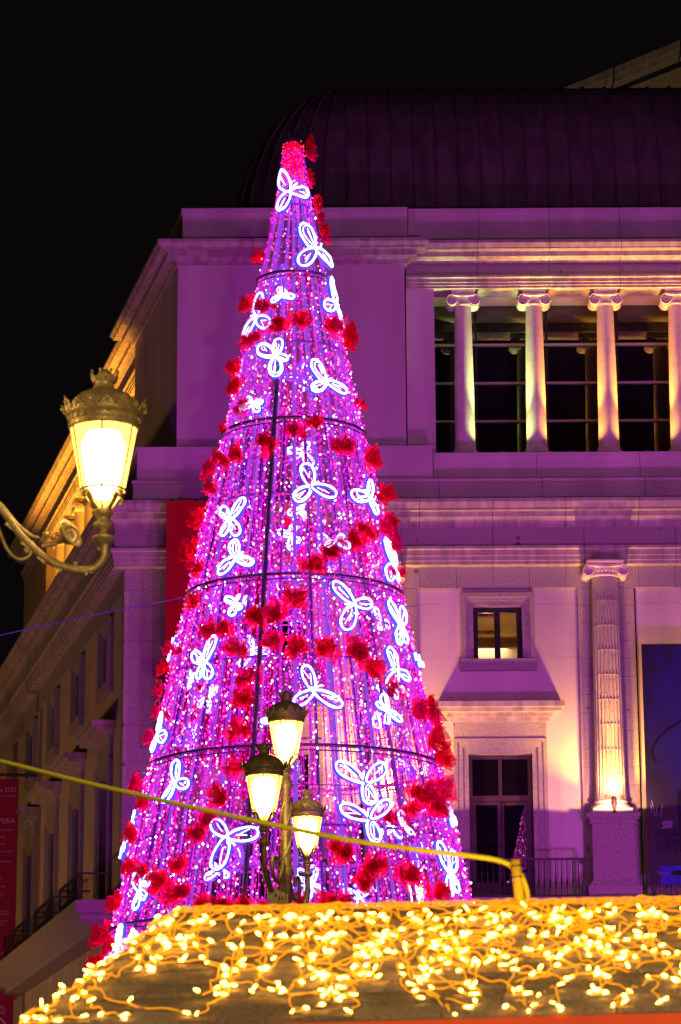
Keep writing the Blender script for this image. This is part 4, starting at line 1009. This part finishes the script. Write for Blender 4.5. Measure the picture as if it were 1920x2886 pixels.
# bell flower
c0 = Vector(LP(160, 1530)); c1 = Vector(LP(206, 1506)); ax_ = (c1-c0).normalized(); ax_ = (ax_ + Vector((0,-0.5,0))).normalized(); s1_ = ax_.orthogonal().normalized(); s2_ = ax_.cross(s1_)
b = MB(); prf = [(0.012,0),(0.022,0.03),(0.035,0.055),(0.070,0.085),(0.090,0.10),(0.087,0.106),(0.066,0.09),(0.03,0.06),(0.012,0.035),(0.002,0.03)]
b.lathe(prf, 18); b.v = [tuple(c0 + s1_*x + s2_*y + ax_*z) for x, y, z in b.v]; b.build('bell_flower', M['bronze'], T, smooth=True, local=True)
b = MB(); b.tube(cr([LP(118,1540), LP(140,1535), LP(162,1532)],4), 0.012, 6); b.build('flower_stem', M['bronze'], T, local=True)
for j, (px_, py_, rr_) in enumerate(((30,1478,0.05),(75,1530,0.055),(120,1572,0.05),(165,1596,0.045),(240,1607,0.04))):   # acanthus leaves along the arm
    p = Vector(LP(px_, py_)); b = MB(); dx = 0.7
    b.poly([p+Vector((-rr_*0.6,-0.012,0)), p+Vector((0,-0.014,rr_*0.45)), p+Vector((rr_*0.75,-0.012,rr_*0.1)), p+Vector((rr_*1.1,-0.012,-rr_*0.5)), p+Vector((rr_*0.5,-0.012,-rr_*0.35)), p+Vector((rr_*0.25,-0.012,-rr_*0.75)), p+Vector((-rr_*0.1,-0.012,-rr_*0.4))], (0,0.024,0)); b.build('acanthus_leaf', M['bronze'], T, local=True)
cs = Vector(LP(196,1512)); sp_ = [cs+Vector((0.062*(1-0.72*k/26)*cos(2.6-k*0.36), -0.01, 0.062*(1-0.72*k/26)*sin(2.6-k*0.36))) for k in range(27)]
b = MB(); b.tube(sp_, [0.009-0.0035*k/26 for k in range(27)], 6); b.build('scroll', M['bronze'], T, smooth=True, local=True)
b = MB(); cu_ = cr([LP(-30,1420), LP(0,1500), LP(22,1550), LP(50,1575), LP(75,1572), LP(88,1557), LP(80,1545), LP(70,1552)], 5); b.tube(cu_, 0.011, 6); b.ball(LP(76,1553), 0.018, n=8, m=5); b.build('curl', M['bronze'], T, smooth=True, local=True)
b = MB(); b.ball(LP(213,1590), 0.016, n=8, m=5); b.build('bead', M['bronze'], T, smooth=True, local=True)
b = MB(); b.ball(LP(278,1547), 0.013, n=8, m=5); b.build('bead', M['bronze'], T, smooth=True, local=True)
b = MB(); b.lathe([(0.0,-0.035),(0.03,-0.03),(0.05,-0.012),(0.066,0.0),(0.068,0.008),(0.06,0.014),(0.02,0.03),(0.022,0.05),(0.04,0.062),(0.042,0.075),(0.025,0.09),(0.03,0.12)], 18, Vector(LP(292,1520))); b.build('drip_dish', M['bronze'], T, smooth=True, local=True)
lantern(T, Vector(LP(289, 1490))+Vector((0,0,0)), 0.93, 0.55)
lantern(T, Vector(LP(-330, 1335)), 0.93, 0.2)

# central triple lamp in front of the tree
YC = 32.0
base = at(806, 2300, YC); T = thing('street_lamp', 'bronze street lamp with three lit lanterns standing in front of the light tree', 'street lamp', (base.x, YC, 0), 0, 'crowned street lamps')
def LP(px, py, dy=0): p = at(px, py, YC+dy); return (p.x-base.x, p.y-YC, p.z)
top = LP(809, 2165)[2]; post(T, top)
lantern(T, Vector(LP(807, 2186)), 0.98, 0.2)
for (px, py, dy, s) in ((745, 2345, -1.0, 0.99), (866, 2436, 1.0, 0.88)):
    ft = Vector(LP(px, py, dy)); lantern(T, ft, s, 0.5)
    zj = ft.z-0.15; sg = 1 if px > 806 else -1
    d = Vector((ft.x, ft.y, 0)); 
    pts = cr([(0,0,zj-0.35), d*0.3+Vector((0,0,zj-0.48)), d*0.7+Vector((0,0,zj-0.42)), d*0.98+Vector((0,0,zj-0.22)), d+Vector((0,0,zj+0.02))], 6)
    b = MB(); b.tube(pts, 0.032, 7); b.build('arm', M['bronze'], T, smooth=True, local=True)
    pts = cr([d*0.1+Vector((0,0,zj-0.05)), d*0.35+Vector((0,0,zj-0.3)), d*0.6+Vector((0,0,zj-0.25)), d*0.62+Vector((0,0,zj-0.08)), d*0.45+Vector((0,0,zj-0.06)), d*0.42+Vector((0,0,zj-0.17))], 5)
    b = MB(); b.tube(pts, 0.022, 6); b.build('scroll', M['bronze'], T, smooth=True, local=True)
    pts = cr([d*0.05+Vector((0,0,zj-0.75)), d*0.3+Vector((0,0,zj-0.85)), d*0.5+Vector((0,0,zj-0.7)), d*0.4+Vector((0,0,zj-0.56)), d*0.28+Vector((0,0,zj-0.64))], 5)
    b = MB(); b.tube(pts, 0.026, 6); b.build('scroll', M['bronze'], T, smooth=True, local=True)
    b = MB(); b.lathe([(0.0,-0.02),(0.06,0.0),(0.07,0.03),(0.03,0.05),(0.04,0.12)], 14, ft+Vector((0,0,-0.13))); b.build('drip_dish', M['bronze'], T, smooth=True, local=True)
    for k in range(5):   # acanthus leaves hanging under the arm
        f = 0.12+0.14*k; b = MB(); p = d*f+Vector((0,0,zj-0.42)); h_ = 0.34-0.04*k
        b.poly([p+Vector((-0.05,0,0)), p+Vector((0.05,0,0.02)), p+Vector((0.04,0,-h_*0.6)), p+Vector((0.0,0,-h_)), p+Vector((-0.045,0,-h_*0.5))], (0,0.025,0)); b.build('acanthus_leaf', M['bronze'], T, local=True)
def simple_post_lamp(p, label, s, zl):
    T = thing('street_lamp', label, 'street lamp', (p[0], p[1], 0), 0, 'crowned street lamps'); post(T, zl); lantern(T, Vector((0,0,zl-0.02)), s, 0.3)
p = at(1176, 2556, 57.5); simple_post_lamp(p, 'single lit street lamp glimpsed through the right foot of the light tree', 1.0, p.z-0.1)
for i, (x, y, z, e) in enumerate(((-19, 77, 4.5, 1200), (-24, 92, 4.5, 1700), (3.0, -3.0, 6.0, 7500))):
    lamp('unseen_amber_light', 'POINT', (x, y, z), e, (1.0,0.46,0.17) if y > 0 else (1.0,0.60,0.25), None, 0.25)  # unseen lights without fixtures; the one behind the camera is added fill

# ------------------------------------------------------------------ market stall with string lights
YS = 10.0
e0, e1 = at(-40, 2962, 10.05), at(2150, 2845, 9.85)       # eave
g0, g1 = at(500, 2578, 11.05), at(2150, 2543, 10.85)      # ridge
ST = thing('market_stall', 'wooden market stall with grey shingle hip roof and orange-red fascia in the foreground', 'stall', ((e0.x+e1.x)/2, 11, 0))
eL = at(60, 2905, 10.07)
def roof(a, c, off=0.0):   # a along, c up the slope 0..1
    lo = eL.lerp(e1, a); hi = g0.lerp(g1, a); p = lo.lerp(hi, c)
    n = (e1-eL).cross(g0-eL).normalized()
    return p + n*off
zE = eL.z
b = MB(); nrm = (e1-eL).cross(g0-eL).normalized()
b.poly([eL, e1, g1, g0], -nrm*0.03); b.build('roof_board', M['wood'], ST)
b = MB(); b.add([eL, g0, (g0.x, 12.6, g0.z), (eL.x, 13.6, eL.z)], [(0,1,2,3)]); b.add([g0, g1, (g1.x, 13.2, g1.z), (g0.x,12.6,g0.z)], [(0,1,2,3)]); b.build('back_roof', M['asphalt'], ST)
rs = random.Random(8)
nc = 9; Lr = (g1-e1).length
for k in range(nc):
    c0, c1 = k/nc, (k+1.12)/nc
    lo_, hi_ = roof(0, c0), roof(1, c0); Lw = (hi_-lo_).length; x = -rs.random()*0.2
    cuts = []
    while x < Lw:
        cuts.append((max(0, x), min(Lw, x+0.29))); x += 0.295
    for (a0, a1) in cuts:
        if a1-a0 < 0.02: continue
        A0, A1 = a0/Lw, a1/Lw; o0 = 0.022+rs.uniform(-0.003,0.003); o1 = 0.004
        P_ = [roof(A0,c0,0.002), roof(A1,c0,0.002), roof(A1,min(1,c1),0.001), roof(A0,min(1,c1),0.001), roof(A0,c0,o0), roof(A1,c0,o0), roof(A1,min(1,c1),o1+0.004), roof(A0,min(1,c1),o1+0.004)]
        b = MB(); b.hexa(P_); b.build('shingle', M['asphalt'] if rs.random() < 0.6 else M['asphalt2'], ST)
b = MB(); f0, f1 = eL+Vector((0,-0.02,-0.005)), e1+Vector((0,-0.02,-0.005)); b.poly([f0+Vector((0,0,-0.22)), f1+Vector((0,0,-0.22)), f1, f0], (0,0.03,0)); b.build('fascia', M['fascia'], ST)
for xx in (eL.x+0.2, 2.2):
    b = MB(); b.box(xx-0.05, xx+0.05, 10.3, 10.4, 0, zE-0.05); b.build('post', M['wood'], ST)
b = MB(); b.box(eL.x+0.2, 2.3, 10.25, 10.3, 0, 1.0); b.build('counter_front', M['wood'], ST)
b = MB(); b.box(eL.x+0.15, 2.35, 10.1, 10.5, 1.0, 1.05); b.build('counter_top', M['wood'], ST)
b = MB(); b.box(eL.x+0.2, 2.3, 13.0, 13.05, 0, zE); b.build('back_panel', M['wood'], ST)
b = MB(); b.tube([g0, g1], 0.014, 6); b.build('ridge_cap', M['asphalt'], ST)

SL = thing('string_lights', 'tangled yellow string lights draped over the stall roof', 'string lights', (0.3, 10.9, g1.z))
def roofp(x, c, off):    # x in metres along the ridge from its left end (may be negative near the hip), c down-slope fraction 1=ridge
    Lg = (g1-g0).length
    # map metres to the a coordinate at that height
    lo = eL.lerp(g0, c); hi = e1.lerp(g1, c)
    d = (hi-lo).normalized(); base_ = eL.lerp(g0, c) if False else None
    p = g0 + (g1-g0).normalized()*x + ((eL-g0)-(g1-g0).normalized()*((eL-g0).dot((g1-g0).normalized())))*(1-c)
    return p + nrm*off
rw = random.Random(21)
q = MB(); 
q.lathe([(0.0030,-0.012),(0.0035,0.0),(0.0052,0.004),(0.0058,0.012),(0.004,0.020),(0.001,0.023)], 7)
BULB = q.mesh('bulb', M['led_warm'], True)
def put_bulb(p, d):
    d = Vector(d).normalized(); qn = d.to_track_quat('Z', 'Y').to_matrix().to_4x4()
    link('bulb', BULB, SL, mat=WINV[SL.name] @ Matrix.Translation(p) @ qn @ Matrix.Diagonal((0.72,0.72,rw.uniform(0.65,0.9),1)))
HX = (eL-g0).dot((g1-g0).normalized())
nb = 0; BL = []
Lg = (g1-g0).length
# ridge cable, several strands twisted together
for s_ in range(3):
    b = MB(); b.tube([g0+(g1-g0)*k/60+nrm*(0.020+0.006*sin(k*1.1+s_*2.1))+Vector((0,0,0.008*cos(k*1.1+s_*2.1))) for k in range(61)], 0.0045, 5); b.build('cable', M['wire_yellow'], SL, smooth=True)
# cable down the hip
for s_ in range(2):
    b = MB(); hp_ = [g0.lerp(eL, k/24)+nrm*(0.02+0.01*sin(k*0.9+s_*3))+Vector((0.02*sin(k*1.3+s_), 0, 0.012*cos(k*1.7+s_))) for k in range(25)]; b.tube(hp_, 0.0045, 5); b.build('cable', M['wire_yellow'], SL, smooth=True)
    for k in range(1, 24, 2):
        if rw.random() < 0.8: BL.append((hp_[k]+nrm*0.012, Vector((rw.uniform(-1,1), rw.uniform(-0.5,0), rw.uniform(-0.6,1)))))
def strand(x, c, depth, tag_=0):
    global nb
    pts = [roofp(x, c, 0.03)]; a = -pi/2 + rw.uniform(-0.6,0.6); n = 0
    cend = c - depth; cc, xx = c, x
    Ls = Lr
    stubs = []
    while cc > cend and n < 40:
        a += rw.uniform(-0.9, 0.9); a = max(-2.75, min(-0.35, a*0.8 + (-pi/2)*0.2))
        step = 0.045; xx += cos(a)*step*1.1; xx = max(xx, HX*(1-max(0.02,cc))+0.012); cc += sin(a)*step/Ls*(1.0 if cc > 0.2 else 0.9)
        pts.append(roofp(xx, max(0.02, cc), 0.028+rw.uniform(-0.008,0.02))); n += 1
        if n % 5 == 0 and rw.random() < 0.9: stubs.append(len(pts)-1)
    if len(pts) < 3: return
    sm = cr(pts, 4); b = MB(); b.tube(sm, 0.0028, 5); b.build('wire', M['wire_yellow'], SL, smooth=True)
    for i in stubs + [len(pts)-1]:
        d = Vector((rw.uniform(-1,1), rw.uniform(-0.7,0.1), rw.uniform(-0.9,0.5))).normalized()
        d = (d - nrm*min(0, d.dot(nrm))).normalized()
        BL.append((pts[i]+d*0.012+nrm*0.006, d))
x = 0.02
while x < Lg-0.2:
    dense = 0.80 if x > 0.25 else 0.6
    strand(x, 1.0, dense*rw.uniform(0.45, 1.25)); x += rw.uniform(0.014, 0.027)
for k in range(16):
    f = (k+0.5)/16; p = 1-f; strand(HX*f+0.03+rw.uniform(0,0.06), p, rw.uniform(0.10,0.28))
rw.shuffle(BL)
for (p, d) in BL[:300]: put_bulb(p, d)
if len(BL) > 300:
    b = MB()
    for (p, d) in BL[300:]:
        d = d.normalized(); b.tube([p, p+d*0.005, p+d*0.013, p+d*0.021], [0.0035,0.0052,0.0056,0.002], 6)
    o = b.build('far_bulbs', M['led_warm'], SL); o['kind'] = 'stuff'
# yellow wrapped stub post on the ridge and the cable tied to it
Yp = 10.86
T = thing('yellow_stub_post', 'short yellow wrapped post with dark ties standing on the stall ridge', 'post', at(1468, 2555, Yp))
b = MB(); b.tube([at(1468,2568,Yp), at(1453,2424,Yp)], 0.0180, 10); b.build('sleeve', M['yellow'], T, smooth=True)
for yy, xx in ((2441,1455),(2472,1458)):
    b = MB(); b.tube([at(xx+0.3,yy+2,Yp), at(xx,yy-2,Yp)], 0.0195, 10); b.build('cable_tie', M['iron'], T)
pts = [(-300,2075,14.0),(0,2145,13.2),(200,2196,12.7),(400,2243,12.2),(600,2288,11.8),(800,2331,11.5),(1000,2370,11.2),(1200,2398,11.0),(1330,2413,10.93),(1400,2424,10.92),(1440,2440,10.92),(1465,2462,10.92),(1482,2500,10.92),(1487,2535,10.92),(1480,2570,10.92)]
b = MB(); b.tube(cr([at(x,y,Y) for x,y,Y in pts], 6), 0.0098, 8); o = b.build('slack_cable', M['yellowgreen'], None, smooth=True); tag(o, 'yellow-green slack cable crossing the picture down to the stub post on the stall', 'cable')
